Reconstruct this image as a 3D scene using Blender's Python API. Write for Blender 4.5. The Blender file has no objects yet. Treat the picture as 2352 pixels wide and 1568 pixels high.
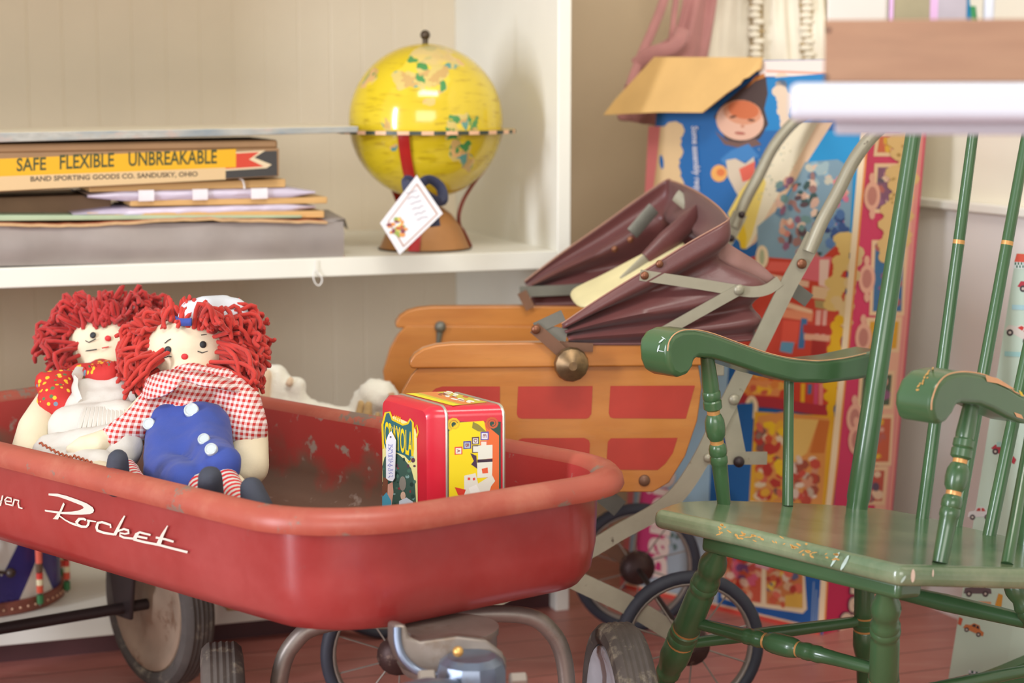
import bpy, math, random
from mathutils import Vector as V, Matrix, noise
random.seed(11)
SC = bpy.context.scene
COL = SC.collection
PI = math.pi
# ---------------------------------------------------------------- camera maths (2352 x 1568 frame)
F = 4300.0
TH = math.atan(584 / F)
ST, CT = math.sin(TH), math.cos(TH)
CAM = V((0, 0, .9))


def ray(px, py):
    u = (px - 1176) / F
    v = (py - 784) / F
    return V((u, CT - ST * v, -(ST + CT * v)))


def at(px, py, Z):
    return CAM + ray(px, py) * Z


def onz(px, py, z):
    r = ray(px, py)
    return CAM + r * ((z - CAM.z) / r.z)


def proj(p):
    """room point -> pixel and depth"""
    d = V(p) - CAM
    Z = d.y * CT - d.z * ST
    return 1176 + d.x / Z * F, 784 - (d.z * CT + d.y * ST) / Z * F, Z


class Pl:
    """a plane in the room: p = a point, n = normal"""

    def __init__(s, p, n):
        s.p, s.n = V(p), V(n).normalized()

    def hit(s, px, py, lift=0.0):
        r = ray(px, py)
        q = CAM + r * ((s.p - CAM).dot(s.n) / r.dot(s.n))
        return q + s.n * lift

    def off(s, d):
        return Pl(s.p + s.n * d, s.n)


# ---------------------------------------------------------------- materials
def lin(c):
    c = c / 255.0
    return c / 12.92 if c <= .04045 else ((c + .055) / 1.055) ** 2.4


def rgb(c):
    if isinstance(c, str):
        c = tuple(int(c[i:i + 2], 16) for i in (1, 3, 5))
    return (lin(c[0]), lin(c[1]), lin(c[2]), 1)


MATS = {}


class NT:
    def __init__(s, name):
        m = bpy.data.materials.new(name)
        m.use_nodes = True
        s.m, s.t = m, m.node_tree
        s.b = s.t.nodes['Principled BSDF']
        s._pos = None
        MATS[name] = m

    def n(s, typ, **k):
        x = s.t.nodes.new(typ)
        for a, v in k.items():
            if a.startswith('i_'):
                nm = a[2:]
                x.inputs[int(nm) if nm.isdigit() else nm].default_value = v
            else:
                setattr(x, a, v)
        return x

    def l(s, a, b):
        s.t.links.new(a, b)

    def pos(s, scale=(1, 1, 1), rot=(0, 0, 0)):
        tc = s.n('ShaderNodeTexCoord')
        mp = s.n('ShaderNodeMapping')
        mp.inputs['Scale'].default_value = scale
        mp.inputs['Rotation'].default_value = rot
        s.l(tc.outputs['Object'], mp.inputs['Vector'])
        return mp.outputs['Vector']

    def noise(s, scale, detail=3, vec=None, rough=.55):
        x = s.n('ShaderNodeTexNoise')
        x.inputs['Scale'].default_value = scale
        x.inputs['Detail'].default_value = detail
        x.inputs['Roughness'].default_value = rough
        s.l(vec or s.pos(), x.inputs['Vector'])
        return x.outputs['Fac']

    def ramp(s, fac, lo, hi):
        x = s.n('ShaderNodeMapRange')
        x.inputs['From Min'].default_value = lo
        x.inputs['From Max'].default_value = hi
        s.l(fac, x.inputs['Value'])
        return x.outputs['Result']

    def mix(s, fac, a, b):
        x = s.n('ShaderNodeMix', data_type='RGBA')
        for sock, v in ((x.inputs[0], fac), (x.inputs[6], a), (x.inputs[7], b)):
            if hasattr(v, 'is_linked') or hasattr(v, 'links'):
                s.l(v, sock)
            else:
                sock.default_value = v
        return x.outputs[2]

    def math(s, op, a, b=0.0):
        x = s.n('ShaderNodeMath', operation=op)
        for sock, v in ((x.inputs[0], a), (x.inputs[1], b)):
            if hasattr(v, 'links'):
                s.l(v, sock)
            else:
                sock.default_value = v
        return x.outputs[0]

    def bump(s, h, strength=.3, dist=.002):
        x = s.n('ShaderNodeBump')
        x.inputs['Strength'].default_value = strength
        x.inputs['Distance'].default_value = dist
        s.l(h, x.inputs['Height'])
        s.l(x.outputs['Normal'], s.b.inputs['Normal'])

    def col(s, c):
        if hasattr(c, 'links'):
            s.l(c, s.b.inputs['Base Color'])
        else:
            s.b.inputs['Base Color'].default_value = c


def mat(name, c, rough=.5, metal=0., var=.12, scale=14, bump=0., bscale=120, wear=None, coat=0., spec=None, sheen=0., stretch=(1, 1, 1)):
    """surface colour with gentle mottling; wear = (colour, scale, lo, hi)"""
    k = NT(name)
    base = rgb(c)
    dark = tuple(x * (1 - var) for x in base[:3]) + (1,)
    lite = tuple(min(1, x * (1 + var)) for x in base[:3]) + (1,)
    col = k.mix(k.ramp(k.noise(scale, 4, k.pos(stretch)), .3, .7), dark, lite)
    if wear:
        for wc, ws, lo, hi in (wear if isinstance(wear, list) else [wear]):
            col = k.mix(k.ramp(k.noise(ws, 6, k.pos(stretch), .7), lo, hi), col, rgb(wc))
    k.col(col)
    k.b.inputs['Roughness'].default_value = rough
    k.b.inputs['Metallic'].default_value = metal
    if coat:
        k.b.inputs['Coat Weight'].default_value = coat
        k.b.inputs['Coat Roughness'].default_value = .15
    if spec is not None:
        k.b.inputs['Specular IOR Level'].default_value = spec
    if sheen:
        k.b.inputs['Sheen Weight'].default_value = sheen
    if bump:
        k.bump(k.noise(bscale, 4), bump)
    return k.m


def M(key):
    if key in MATS:
        return MATS[key]
    if key.startswith('#'):                       # a printing ink
        k = NT(key)
        k.m.name = 'ink'
        k.col(rgb(key))
        k.b.inputs['Roughness'].default_value = .45
        return k.m
    raise KeyError(key)


# ---------------------------------------------------------------- mesh builder
class MB:
    def __init__(s):
        s.v, s.f, s.k = [], [], []

    def add(s, vs, fs, m):
        o = len(s.v)
        s.v += [V(p) for p in vs]
        s.f += [tuple(i + o for i in f) for f in fs]
        s.k += [m] * len(fs) if isinstance(m, str) else list(m)

    def poly(s, pts, m):
        s.add(pts, [tuple(range(len(pts)))], m)

    def prism(s, pts, ext, m, mside=None):
        n = len(pts)
        pts = [V(p) for p in pts]
        ext = V(ext)
        fs = [tuple(range(n)), tuple(range(2 * n - 1, n - 1, -1))]
        fs += [(i, i + n, (i + 1) % n + n, (i + 1) % n) for i in range(n)]
        s.add(pts + [p + ext for p in pts], fs, [m, m] + [mside or m] * n)

    def box(s, c, x, y, z, m):
        """centre and three half-axis vectors"""
        c, x, y, z = V(c), V(x), V(y), V(z)
        s.prism([c - x - y - z, c + x - y - z, c + x + y - z, c - x + y - z], z * 2, m)

    def grid(s, rows, m, closed=False):
        nr, nc = len(rows), len(rows[0])
        vs = [p for r in rows for p in r]
        fs = []
        for i in range(nr - 1):
            for j in range(nc if closed else nc - 1):
                a = i * nc + j
                b = i * nc + (j + 1) % nc
                fs.append((a, b, b + nc, a + nc))
        if callable(m):
            s.add(vs, fs, [m(i, j) for i in range(nr - 1) for j in range(nc if closed else nc - 1)])
        else:
            s.add(vs, fs, m)

    def tube(s, path, r, m, n=10, cap=True, flat=None, closed=False):
        """round tube, or an oval one when flat = (axis vector, ratio)"""
        path = [V(p) for p in path]
        L = len(path)
        rs = r if isinstance(r, (list, tuple)) else [r] * L
        rows = []
        up = None
        for i, p in enumerate(path):
            if closed:
                t = (path[(i + 1) % L] - path[i - 1])
            else:
                t = path[min(i + 1, L - 1)] - path[max(i - 1, 0)]
            t = t.normalized() if t.length > 1e-9 else V((0, 0, 1))
            if flat:
                a = (V(flat[0]) - t * t.dot(V(flat[0]))).normalized()
            elif up is None:
                a = t.orthogonal().normalized()
            else:
                a = (up - t * up.dot(t))
                a = a.normalized() if a.length > 1e-6 else t.orthogonal().normalized()
            up = a
            b = t.cross(a)
            rr = rs[i]
            ra = rr * (flat[1] if flat else 1)
            rows.append([p + a * (math.cos(q) * ra) + b * (math.sin(q) * rr) for q in [2 * PI * j / n for j in range(n)]])
        if closed:
            rows.append(rows[0])
        s.grid(rows, m, closed=True)
        if cap and not closed:
            s.poly(list(reversed(rows[0])), m if isinstance(m, str) else m(0, 0))
            s.poly(rows[-1], m if isinstance(m, str) else m(L - 2, 0))

    def lathe(s, p0, p1, prof, m, n=20, ms=None):
        """turned shape along p0 -> p1; prof = [(t, r)], ms = material per band"""
        p0, p1 = V(p0), V(p1)
        ax = p1 - p0
        d = ax.normalized()
        a = d.orthogonal().normalized()
        b = d.cross(a)
        rows = [[p0 + ax * t + (a * math.cos(q) + b * math.sin(q)) * max(r, 1e-5) for q in [2 * PI * j / n for j in range(n)]] for t, r in prof]
        s.grid(rows, (lambda i, j: ms[i]) if ms else m, closed=True)
        s.poly(list(reversed(rows[0])), m)
        s.poly(rows[-1], m)

    def ball(s, c, r, m, ax=None, nu=16, nv=10):
        c = V(c)
        r = (r, r, r) if isinstance(r, (int, float)) else r
        X, Y, Z = ax or (V((1, 0, 0)), V((0, 1, 0)), V((0, 0, 1)))
        rows = []
        for i in range(nv + 1):
            ph = PI * i / nv
            rr = max(math.sin(ph), 1e-4)
            rows.append([c + X * (r[0] * rr * math.cos(q)) + Y * (r[1] * rr * math.sin(q)) + Z * (-r[2] * math.cos(ph)) for q in [2 * PI * j / nu for j in range(nu)]])
        s.grid(rows, m, closed=True)

    def dome(s, c, n, r, h, m, seg=14):
        """rivet head: a low dome on a surface with normal n"""
        c, n = V(c), V(n).normalized()
        s.lathe(c - n * .001, c + n * h, [(0, r), (.35, r * .97), (.7, r * .75), (.92, r * .4), (1, r * .05)], m, n=seg)

    def text(s, body, quad, m, bold=0.0, font_shear=0.0):
        """lettering filling the 3-D quad (bottom-left, bottom-right, top-left)"""
        vs, fs = glyphs(body, bold, font_shear)
        bl, br, tl = [V(q) for q in quad]
        s.add([bl + (br - bl) * x + (tl - bl) * y for x, y in vs], fs, m)

    def stroke(s, pl, pts, w, m, lift=.001, T=None):
        """a painted stroke following pixel points on plane pl, w in pixels"""
        if T:
            pts = [T(*p) for p in pts]
        n = len(pts)
        L, R = [], []
        for i in range(n):
            a, b = pts[max(i - 1, 0)], pts[min(i + 1, n - 1)]
            dx, dy = b[0] - a[0], b[1] - a[1]
            q = math.hypot(dx, dy) or 1
            ww = (w[i] if isinstance(w, (list, tuple)) else w) / 2
            ox, oy = -dy / q * ww, dx / q * ww
            L.append(pl.hit(pts[i][0] + ox, pts[i][1] + oy, lift))
            R.append(pl.hit(pts[i][0] - ox, pts[i][1] - oy, lift))
        s.grid([L, R], m)

    def build(s, name, parent=None, smooth=40, bevel=0., seg=2, sub=0, solid=0.):
        me = bpy.data.meshes.new(name)
        me.from_pydata([tuple(p) for p in s.v], [], s.f)
        keys = []
        for k in s.k:
            if k not in keys:
                keys.append(k)
        for k in keys:
            me.materials.append(M(k))
        ix = {k: i for i, k in enumerate(keys)}
        for p, k in zip(me.polygons, s.k):
            p.material_index = ix[k]
        me.validate()
        if smooth:
            me.polygons.foreach_set('use_smooth', [True] * len(me.polygons))
            me.set_sharp_from_angle(angle=math.radians(smooth))
        o = bpy.data.objects.new(name, me)
        COL.objects.link(o)
        if solid:
            q = o.modifiers.new('thick', 'SOLIDIFY')
            q.thickness = solid
            q.offset = 0
        if bevel:
            q = o.modifiers.new('edges', 'BEVEL')
            q.width = bevel
            q.segments = seg
            q.limit_method = 'ANGLE'
            q.angle_limit = math.radians(35)
        if sub:
            q = o.modifiers.new('soft', 'SUBSURF')
            q.levels = q.render_levels = sub
        if parent is not None:
            adopt(o, parent)
        return o


def adopt(o, parent):
    o.parent = parent
    o.matrix_parent_inverse = Matrix.Translation(-V(parent.location))


_gl = {}


def glyphs(body, bold=0., shear=0.):
    key = (body, bold, shear)
    if key not in _gl:
        cu = bpy.data.curves.new('t', 'FONT')
        cu.body = body
        cu.offset = bold
        cu.shear = shear
        cu.resolution_u = 3
        o = bpy.data.objects.new('t', cu)
        COL.objects.link(o)
        dg = bpy.context.evaluated_depsgraph_get()
        dg.update()
        me = bpy.data.meshes.new_from_object(o.evaluated_get(dg), depsgraph=dg)
        vs = [(v.co.x, v.co.y) for v in me.vertices]
        fs = [tuple(p.vertices) for p in me.polygons]
        bpy.data.objects.remove(o)
        bpy.data.curves.remove(cu)
        bpy.data.meshes.remove(me)
        x0, x1 = min(v[0] for v in vs), max(v[0] for v in vs)
        y0, y1 = min(v[1] for v in vs), max(v[1] for v in vs)
        _gl[key] = ([((x - x0) / (x1 - x0), (y - y0) / (y1 - y0)) for x, y in vs], fs)
    return _gl[key]


def tag(o, label, cat, group=None):
    o['label'] = label
    o['category'] = cat
    if group:
        o['group'] = group
    return o


def thing(name, label, cat, loc, group=None):
    o = bpy.data.objects.new(name, None)
    o.empty_display_size = .02
    COL.objects.link(o)
    o.location = loc
    return tag(o, label, cat, group)


def struct(o):
    o['kind'] = 'structure'
    return o


# soft sewn or stuffed bodies: balls run along bones, fused into one skin
def blob(name, parent, m, caps, voxel=.005, smooth=6, fuzz=0., fscale=60):
    """caps = [(p, r, q, r2)] in room units"""
    mb = MB()
    for p, r, q, r2 in caps:
        p, q = V(p), V(q)
        L = (q - p).length
        n = max(1, int(L / (min(r, r2) * .45 + 1e-4)))
        for i in range(n + 1):
            t = i / n
            mb.ball(p.lerp(q, t), r + (r2 - r) * t, m, nu=14, nv=9)
    o = mb.build(name, None, smooth=0)
    q = o.modifiers.new('fuse', 'REMESH')
    q.mode = 'VOXEL'
    q.voxel_size = voxel
    q = o.modifiers.new('soft', 'SMOOTH')
    q.iterations = smooth
    q.factor = .5
    dg = bpy.context.evaluated_depsgraph_get()
    dg.update()
    me = bpy.data.meshes.new_from_object(o.evaluated_get(dg), depsgraph=dg)
    old = o.data
    o.modifiers.clear()
    o.data = me
    bpy.data.meshes.remove(old)
    me.name = name
    if not me.materials:
        me.materials.append(M(m))
    me.polygons.foreach_set('use_smooth', [True] * len(me.polygons))
    if fuzz:
        nn = [v.normal.copy() for v in me.vertices]
        for v, nv in zip(me.vertices, nn):
            v.co += nv * (fuzz * noise.noise(v.co * fscale) + fuzz * .6 * noise.noise(v.co * fscale * 2.7))
    if parent is not None:
        adopt(o, parent)
    return o


def pc(px, py, Z, rp):
    """point and radius from a pixel, its depth and a radius in pixels"""
    return at(px, py, Z), rp * Z / F


def cap(a, b):
    p, r = pc(*a)
    q, r2 = pc(*b)
    return (p, r, q, r2)


def crom(P, n=6):
    """smooth curve through the points"""
    P = [V(p) for p in P]
    out = []
    for i in range(len(P) - 1):
        a, b, c, d = P[max(i - 1, 0)], P[i], P[i + 1], P[min(i + 2, len(P) - 1)]
        for j in range(n):
            t = j / n
            out.append(.5 * ((2 * b) + (c - a) * t + (2 * a - 5 * b + 4 * c - d) * t * t + (3 * b - a - 3 * c + d) * t ** 3))
    out.append(P[-1])
    return out


def ell2(cx, cy, rx, ry, n=18, rot=0.):
    c, s = math.cos(rot), math.sin(rot)
    return [(cx + rx * math.cos(q) * c - ry * math.sin(q) * s, cy + rx * math.cos(q) * s + ry * math.sin(q) * c) for q in [2 * PI * i / n for i in range(n)]]
# ---------------------------------------------------------------- surfaces
mat('white_paint', (232, 230, 218), .42, var=.03, scale=5, bump=.05, bscale=60)
mat('cream_paint', (220, 206, 182), .5, var=.04, scale=4)
mat('beige_wall', (198, 176, 146), .6, var=.04, scale=3, bump=.05, bscale=90)
mat('cream_wall', (232, 226, 205), .6, var=.03, scale=3)
mat('grey_wainscot', (232, 228, 222), .55, var=.03, scale=3)
mat('maroon_paint', (74, 38, 40), .5, var=.15, scale=9)


def floor_mat():
    k = NT('floor_boards')
    a = math.radians(20)
    v = k.pos((1, 1, 1), (0, 0, -a))
    sep = k.n('ShaderNodeSeparateXYZ')
    k.l(v, sep.inputs[0])
    seam = k.math('PINGPONG', sep.outputs[1], .045)
    gap = k.math('LESS_THAN', seam, .0012)
    n = k.noise(3, 5)
    st = k.noise(6, 5, k.pos((1, 7, 1), (0, 0, -a)))
    c = k.mix(k.ramp(n, .3, .7), rgb((168, 98, 88)), rgb((192, 126, 114)))
    c = k.mix(k.ramp(st, .55, .8), c, rgb((196, 140, 126)))
    c = k.mix(gap, c, rgb((70, 40, 38)))
    k.col(c)
    k.b.inputs['Roughness'].default_value = .38
    k.bump(k.math('SUBTRACT', st, gap), .15, .002)


floor_mat()
zB = .035                                   # underside of the bottom board
P0 = onz(255, 1459, zB)
A20 = math.radians(20)
U = V((math.cos(A20), math.sin(A20), 0))    # along the back wall
W = V((-math.sin(A20), math.cos(A20), 0))   # towards the back wall
UP = V((0, 0, 1))
FRONT = Pl(P0, -W)                          # front of the bookcase
inn = FRONT.hit(1280, 590)
inn.z = 0
out = FRONT.hit(1311, 590)
out.z = 0
SD = .55                                    # depth of the bookcase
zM = FRONT.hit(640, 640).z                  # underside of the middle shelf
zT = FRONT.hit(1100, 581).z                 # its top
thk = (out - inn).length

mb = MB()
mb.poly([(-3.2, -1.2, 0), (3.2, -1.2, 0), (3.2, 5, 0), (-3.2, 5, 0)], 'floor_boards')
struct(mb.build('floor'))
# back wall and right wall
wb = inn + W * (SD + .02)
RW = V((.735, 3.2, 0))
WD = V((.375, -.927, 0))
# meeting point of the two walls
t = ((RW - wb).dot(V((WD.y, -WD.x, 0)))) / U.dot(V((WD.y, -WD.x, 0)))
cor = wb + U * t
mb = MB()
mb.prism([wb - U * 3, cor + U * .1, cor + U * .1 + UP * 2.6, wb - U * 3 + UP * 2.6], W * .08, 'beige_wall')
struct(mb.build('wall_back'))
mb = MB()
RN = V((WD.y, -WD.x, 0)).normalized()       # into the room
if RN.x > 0:
    RN = -RN
mb.prism([cor, cor + WD * 3.2, cor + WD * 3.2 + UP * 2.6, cor + UP * 2.6], -RN * .08, 'cream_wall')
struct(mb.build('wall_right'))
RWP = Pl(RW, RN)
zl = RWP.hit(2200, 476).z
mb = MB()
mb.prism([cor, cor + WD * 3.2, cor + WD * 3.2 + UP * zl, cor + UP * zl], RN * .012, 'grey_wainscot')
struct(mb.build('trim_1'))
mb = MB()
mb.prism([cor + UP * (zl - .004), cor + WD * 3.2 + UP * (zl - .004), cor + WD * 3.2 + UP * (zl + .012), cor + UP * (zl + .012)], RN * .026, 'white_paint')
struct(mb.build('trim_2', bevel=.003))

# ---------------------------------------------------------------- bookcase
bc = thing('bookcase', 'white painted bookcase with beadboard back standing against the beige wall', 'bookcase', P0 - V((0, 0, P0.z)) - U * .3)
H = 1.45
LX = 1.25
left = inn - U * LX
mb = MB()
mb.prism([inn, out, out + UP * H, inn + UP * H], W * SD, 'white_paint')
mb.build('side_panel', bc, bevel=.002)
mb = MB()
mb.prism([left - U * thk, left, left + UP * H, left - U * thk + UP * H], W * SD, 'white_paint')
mb.build('side_panel', bc, bevel=.002)


def board(name, z0, z1, m, back=0., front=0.):
    mb = MB()
    mb.prism([left + UP * z0 + W * front, inn + UP * z0 + W * front, inn + UP * z1 + W * front, left + UP * z1 + W * front], W * (SD - .006 - back - front), m)
    return mb.build(name, bc, bevel=.002)


board('shelf_board', zM, zT, 'white_paint')
board('shelf_board', 1.27, 1.3, 'white_paint')
board('bottom_board', zB, zB + .035, 'white_paint')
mb = MB()
mb.prism([left + W * .03, inn + W * .03, inn + W * .03 + UP * zB, left + W * .03 + UP * zB], W * .02, 'maroon_paint')
mb.build('toe_kick', bc)
# beadboard back: narrow boards with shallow grooves
mb = MB()
pts = []
x = -.0
step = .062
while x < LX:
    for dx, dz in ((0, .0009), (.002, 0), (step - .002, 0)):
        if x + dx < LX:
            pts.append((x + dx, dz))
    x += step
r0 = [inn - U * a + W * (SD - .006 + b) for a, b in pts]
mb.grid([r0, [p + UP * H for p in r0]], 'cream_paint')
mb.poly([inn + W * (SD + .006), left + W * (SD + .006), left + W * (SD + .006) + UP * H, inn + W * (SD + .006) + UP * H], 'cream_paint')
mb.build('back_panel', bc, smooth=20)
# ---------------------------------------------------------------- wagon
mat('red_paint', (146, 42, 40), .28, var=.1, scale=9, bump=.02, bscale=40, coat=.4,
    wear=[((168, 78, 76), 4, .38, .85), ((140, 90, 84), 22, .68, .76)])
mat('rim_paint', (166, 80, 64), .40, var=.1, scale=12, bump=.05, bscale=50,  # wagon red lightened: sun fading plus light from above, put into the colour
    wear=[((178, 104, 84), 8, .5, .7), ((128, 108, 96), 13, .575, .61)])
mat('inner_paint', (162, 48, 44), .42, var=.18, scale=10, wear=[((120, 88, 74), 16, .6, .75)])


def rust_inner():
    k = NT('inner_worn')
    tc = k.n('ShaderNodeTexCoord')
    sp = k.n('ShaderNodeSeparateXYZ')
    k.l(tc.outputs['Object'], sp.inputs[0])
    h = k.math('ADD', sp.outputs[2], k.math('MULTIPLY', k.math('SUBTRACT', k.noise(11, 5), .5), .16))
    c = k.mix(k.ramp(h, .362, .400), rgb((112, 84, 70)), rgb((164, 50, 46)))
    c = k.mix(k.ramp(k.noise(45, 5), .62, .7), c, rgb((150, 130, 120)))
    k.col(c)
    k.b.inputs['Roughness'].default_value = .5
    k.bump(k.noise(80, 4), .15)


rust_inner()
mat('white_enamel', (222, 214, 200), .45, var=.06, scale=20, wear=((190, 160, 130), 26, .6, .75))
mat('tire_rubber', (76, 69, 64), .75, var=.22, scale=25, wear=((150, 140, 120), 30, .55, .75))
mat('wheel_steel', (150, 128, 108), .5, metal=.25, var=.2, scale=12, wear=((110, 78, 56), 14, .58, .7))
mat('dark_steel', (58, 48, 48), .5, metal=.5, var=.2)
mat('grey_steel', (132, 122, 114), .42, metal=.55, var=.18, scale=18, wear=((110, 92, 76), 20, .55, .75))
mat('blue_steel', (112, 122, 140), .3, metal=.6, var=.25, scale=16, wear=((90, 84, 84), 14, .55, .7))
mat('bolt_brass', (214, 172, 100), .35, metal=.7, var=.15)
mat('bolt_steel', (128, 118, 108), .5, metal=.2, var=.1)
mat('pale_steel', (176, 178, 182), .5, metal=.1, var=.2, scale=14, wear=((120, 84, 70), 10, .55, .65))

AL = math.radians(43)
SV = V((-math.cos(AL), math.sin(AL), 0))     # along the wagon, towards its rear
EV = V((math.sin(AL), math.cos(AL), 0))      # across it, away from us
S0, S1, E0, E1, RC = 1.405, 2.37, 1.262, 1.681, .105


def wp(s, e, z):
    w = max(0., 1 - (s - S0) / .35)
    s = s - .17 * (e - 1.47) * min(w, 1.1)
    return SV * s + EV * e + UP * z


def wloop(o, z, n=9, m=6):
    r = max(RC + o, .02)
    out = []
    cs = [(S0 - o + r, E0 - o + r, PI), (S1 + o - r, E0 - o + r, 1.5 * PI), (S1 + o - r, E1 + o - r, 0), (S0 - o + r, E1 + o - r, .5 * PI)]
    for i, (cx, cy, a) in enumerate(cs):
        for j in range(n + 1):
            q = a + .5 * PI * j / n
            out.append((cx + r * math.cos(q), cy + r * math.sin(q)))
        nx, ny, na = cs[(i + 1) % 4]
        p = out[-1]
        q = (nx + r * math.cos(na), ny + r * math.sin(na))
        for j in range(1, m):
            out.append((p[0] + (q[0] - p[0]) * j / m, p[1] + (q[1] - p[1]) * j / m))
    return [wp(a, b, z) for a, b in out]


wagon = thing('wagon', 'worn red metal toy wagon with white lettering carrying two rag dolls and a tin', 'wagon', wp(1.9, 1.47, 0))
prof = [(-.05, .331), (-.03, .333), (-.014, .345), (-.007, .37), (-.002, .448), (.004, .457), (.014, .461), (.024, .458), (.031, .449), (.0325, .440), (.030, .434), (.023, .433), (.012, .437), (.005, .436), (.003, .37), (-.002, .338), (-.014, .321), (-.036, .315)]
mk = ['inner_worn'] * 4 + ['rim_paint'] * 7 + ['red_paint'] * 6
mb = MB()
rows = [wloop(o, z) for o, z in prof]
mb.grid(rows, lambda i, j: mk[i], closed=True)
mb.poly(rows[0], 'inner_worn')
mb.poly(list(reversed(rows[-1])), 'red_paint')
tray = mb.build('tray', wagon, smooth=50)

# lettering on the near side
SIDE = Pl(wp(1.9, E0 - .0045, .40), -EV)
T1 = lambda x, y: (x / 4.48, 950 + y / 4.48)
mb = MB()
R_top = [(507, 818), (600, 820), (690, 842), (800, 880), (900, 920), (960, 960), (975, 990), (965, 1015), (930, 1030), (850, 1036), (760, 1036), (640, 1030), (560, 1018), (470, 1002), (468, 985), (560, 997), (650, 1007), (740, 1005), (810, 995), (860, 975), (868, 962), (855, 945), (780, 915), (690, 880), (600, 850), (507, 838)]
mb.poly([SIDE.hit(*T1(*p), .001) for p in R_top], 'white_enamel')
mb.poly([SIDE.hit(*T1(*p), .0013) for p in [(660, 910), (676, 928), (606, 1085), (552, 1080), (622, 998)]], 'white_enamel')


def st(pts, w, l=.0015):
    mb.stroke(SIDE, [T1(*p) for p in pts], [q / 4.48 for q in w] if isinstance(w, list) else w / 4.48, 'white_enamel', l)


st([(615, 1042), (680, 1090), (740, 1122), (800, 1142)], [14, 14, 18, 26])
st([(895, 1092), (870, 1078), (826, 1080), (800, 1110), (806, 1140), (850, 1158), (898, 1160), (916, 1140), (924, 1110), (905, 1094), (1000, 1108)], [22, 24, 30, 34, 30, 26, 24, 24, 24, 20, 12])
st([(1150, 1172), (1146, 1140), (1060, 1112), (1018, 1120), (1004, 1165), (1012, 1198), (1080, 1222), (1192, 1240)], [18, 22, 24, 28, 28, 26, 24, 22])
st([(1296, 1046), (1255, 1120), (1192, 1244)], [14, 26, 34], .0018)
st([(1222, 1205), (1290, 1182), (1334, 1196), (1338, 1224), (1300, 1232), (1248, 1222), (1250, 1252), (1290, 1270), (1390, 1282)], [20, 22, 26, 24, 18, 18, 22, 22, 22], .002)
st([(1562, 1244), (1450, 1216), (1420, 1236), (1398, 1285)], [20, 22, 36, 40], .0018)
st([(1530, 1278), (1430, 1258)], 22, .002)
st([(1390, 1288), (1500, 1316), (1640, 1342), (1800, 1384), (1945, 1420)], 24, .0022)
st([(1742, 1147), (1690, 1240), (1650, 1335)], [10, 30, 46], .0024)
st([(1622, 1268), (1720, 1286), (1805, 1312)], 22, .0026)
mb.build('lettering', tray, smooth=0)
mb = MB()
for pts in ([(-60, 836), (-30, 884), (30, 902)], [(38, 838), (12, 945)], [(58, 893), (128, 902), (124, 866), (84, 856), (60, 884), (72, 926), (146, 942)], [(152, 880), (160, 872), (140, 946)], [(158, 880), (204, 890), (196, 920), (206, 962), (242, 972)]):
    st(pts, 15)
mb.build('lettering', tray, smooth=0)


def wheel(parent, c, ax, R, wd, name='wheel', disc_m='wheel_steel'):
    """pressed steel wheel with a rubber tyre; c = centre of its inner face"""
    ax = V(ax).normalized()
    root = MB()
    p = [(0, .42), (.02, .80), (.10, .84), (.30, .80), (.45, .60), (.52, .22), (.70, .20), (.72, .12), (.98, .1)]
    root.lathe(c, c + ax * wd, [(t, r * R * .84) for t, r in [(.10, .05), (.10, .24), (.18, .3), (.20, .62), (.12, .78), (.05, .86), (.06, .93), (.16, .96), (.8, .96), (.9, .8), (.78, .5), (.86, .22), (.98, .2), (1, .02)]], disc_m, n=36)
    w_ = root.build(name, parent, smooth=35)
    t = MB()
    tp = [(.08, .80), (.0, .86), (.04, .94), (.16, .985), (.22, .995), (.28, .985), (.36, .997), (.42, .987), (.5, 1), (.58, .987), (.64, .997), (.72, .985), (.78, .995), (.84, .985), (.96, .94), (1, .86), (.92, .8)]
    a = ax.orthogonal().normalized()
    b = ax.cross(a)
    rows = [[c + ax * (wd * q) + (a * math.cos(x) + b * math.sin(x)) * (R * r) for x in [2 * PI * j / 56 for j in range(56)]] for q, r in tp]
    t.grid(rows + [rows[0]], 'tire_rubber', closed=True)
    t.build('tire', w_, smooth=25)
    return w_


RW_ = .13
hub = at(330, 1395, 2.814)
hub.z = RW_
AX = V((.819, .574, 0))
wheel(wagon, hub, V((.765, .644, 0)), RW_, .052)
hub2 = hub - AX * .36
wheel(wagon, hub2, -AX, RW_, .046)
mb = MB()
mb.tube([hub + AX * .02, hub2 - AX * .02], .0085, 'dark_steel', 10)
mb.build('rear_axle', wagon)
for q in (.035, .325):
    mb = MB()
    c = hub - AX * q + UP * .1
    mb.prism([c + SV * .05 + UP * .09, c - SV * .05 + UP * .09, c - SV * .02 - UP * .115, c + SV * .02 - UP * .115], AX * .006, 'dark_steel')
    mb.build('axle_bracket', wagon, bevel=.002)
# front axle, turned towards us
AF = V((.985, .17, 0))
wl = V((-.335, 2.10, RW_))
wr = V((.131, 2.18, RW_))
mid = (wl + wr) / 2
wheel(wagon, wl + AF * .024, -AF, RW_, .05)
wheel(wagon, wr - AF * .024, AF, RW_, .05, disc_m='pale_steel')
mb = MB()
fr = -(AF.cross(UP)).normalized()
fr = V((AF.y, -AF.x, 0))                     # towards us
hp = [mid - AF * .195 + UP * 0, mid - AF * .178 + UP * .0, mid - AF * .172 + UP * .085, mid - AF * .155 + UP * .128, mid - AF * .115 + UP * .15, mid + UP * .152, mid + AF * .11 + UP * .15, mid + AF * .15 + UP * .128, mid + AF * .168 + UP * .085, mid + AF * .174, mid + AF * .19]
mb.tube(crom(hp, 5), .0105, 'grey_steel', 12, flat=((0, 0, 1), 1.0))
mb.build('front_bolster', wagon, smooth=60)
mb = MB()
mb.tube([mid - AF * .2, mid + AF * .2], .007, 'dark_steel', 10)
mb.build('front_axle', wagon)
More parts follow.
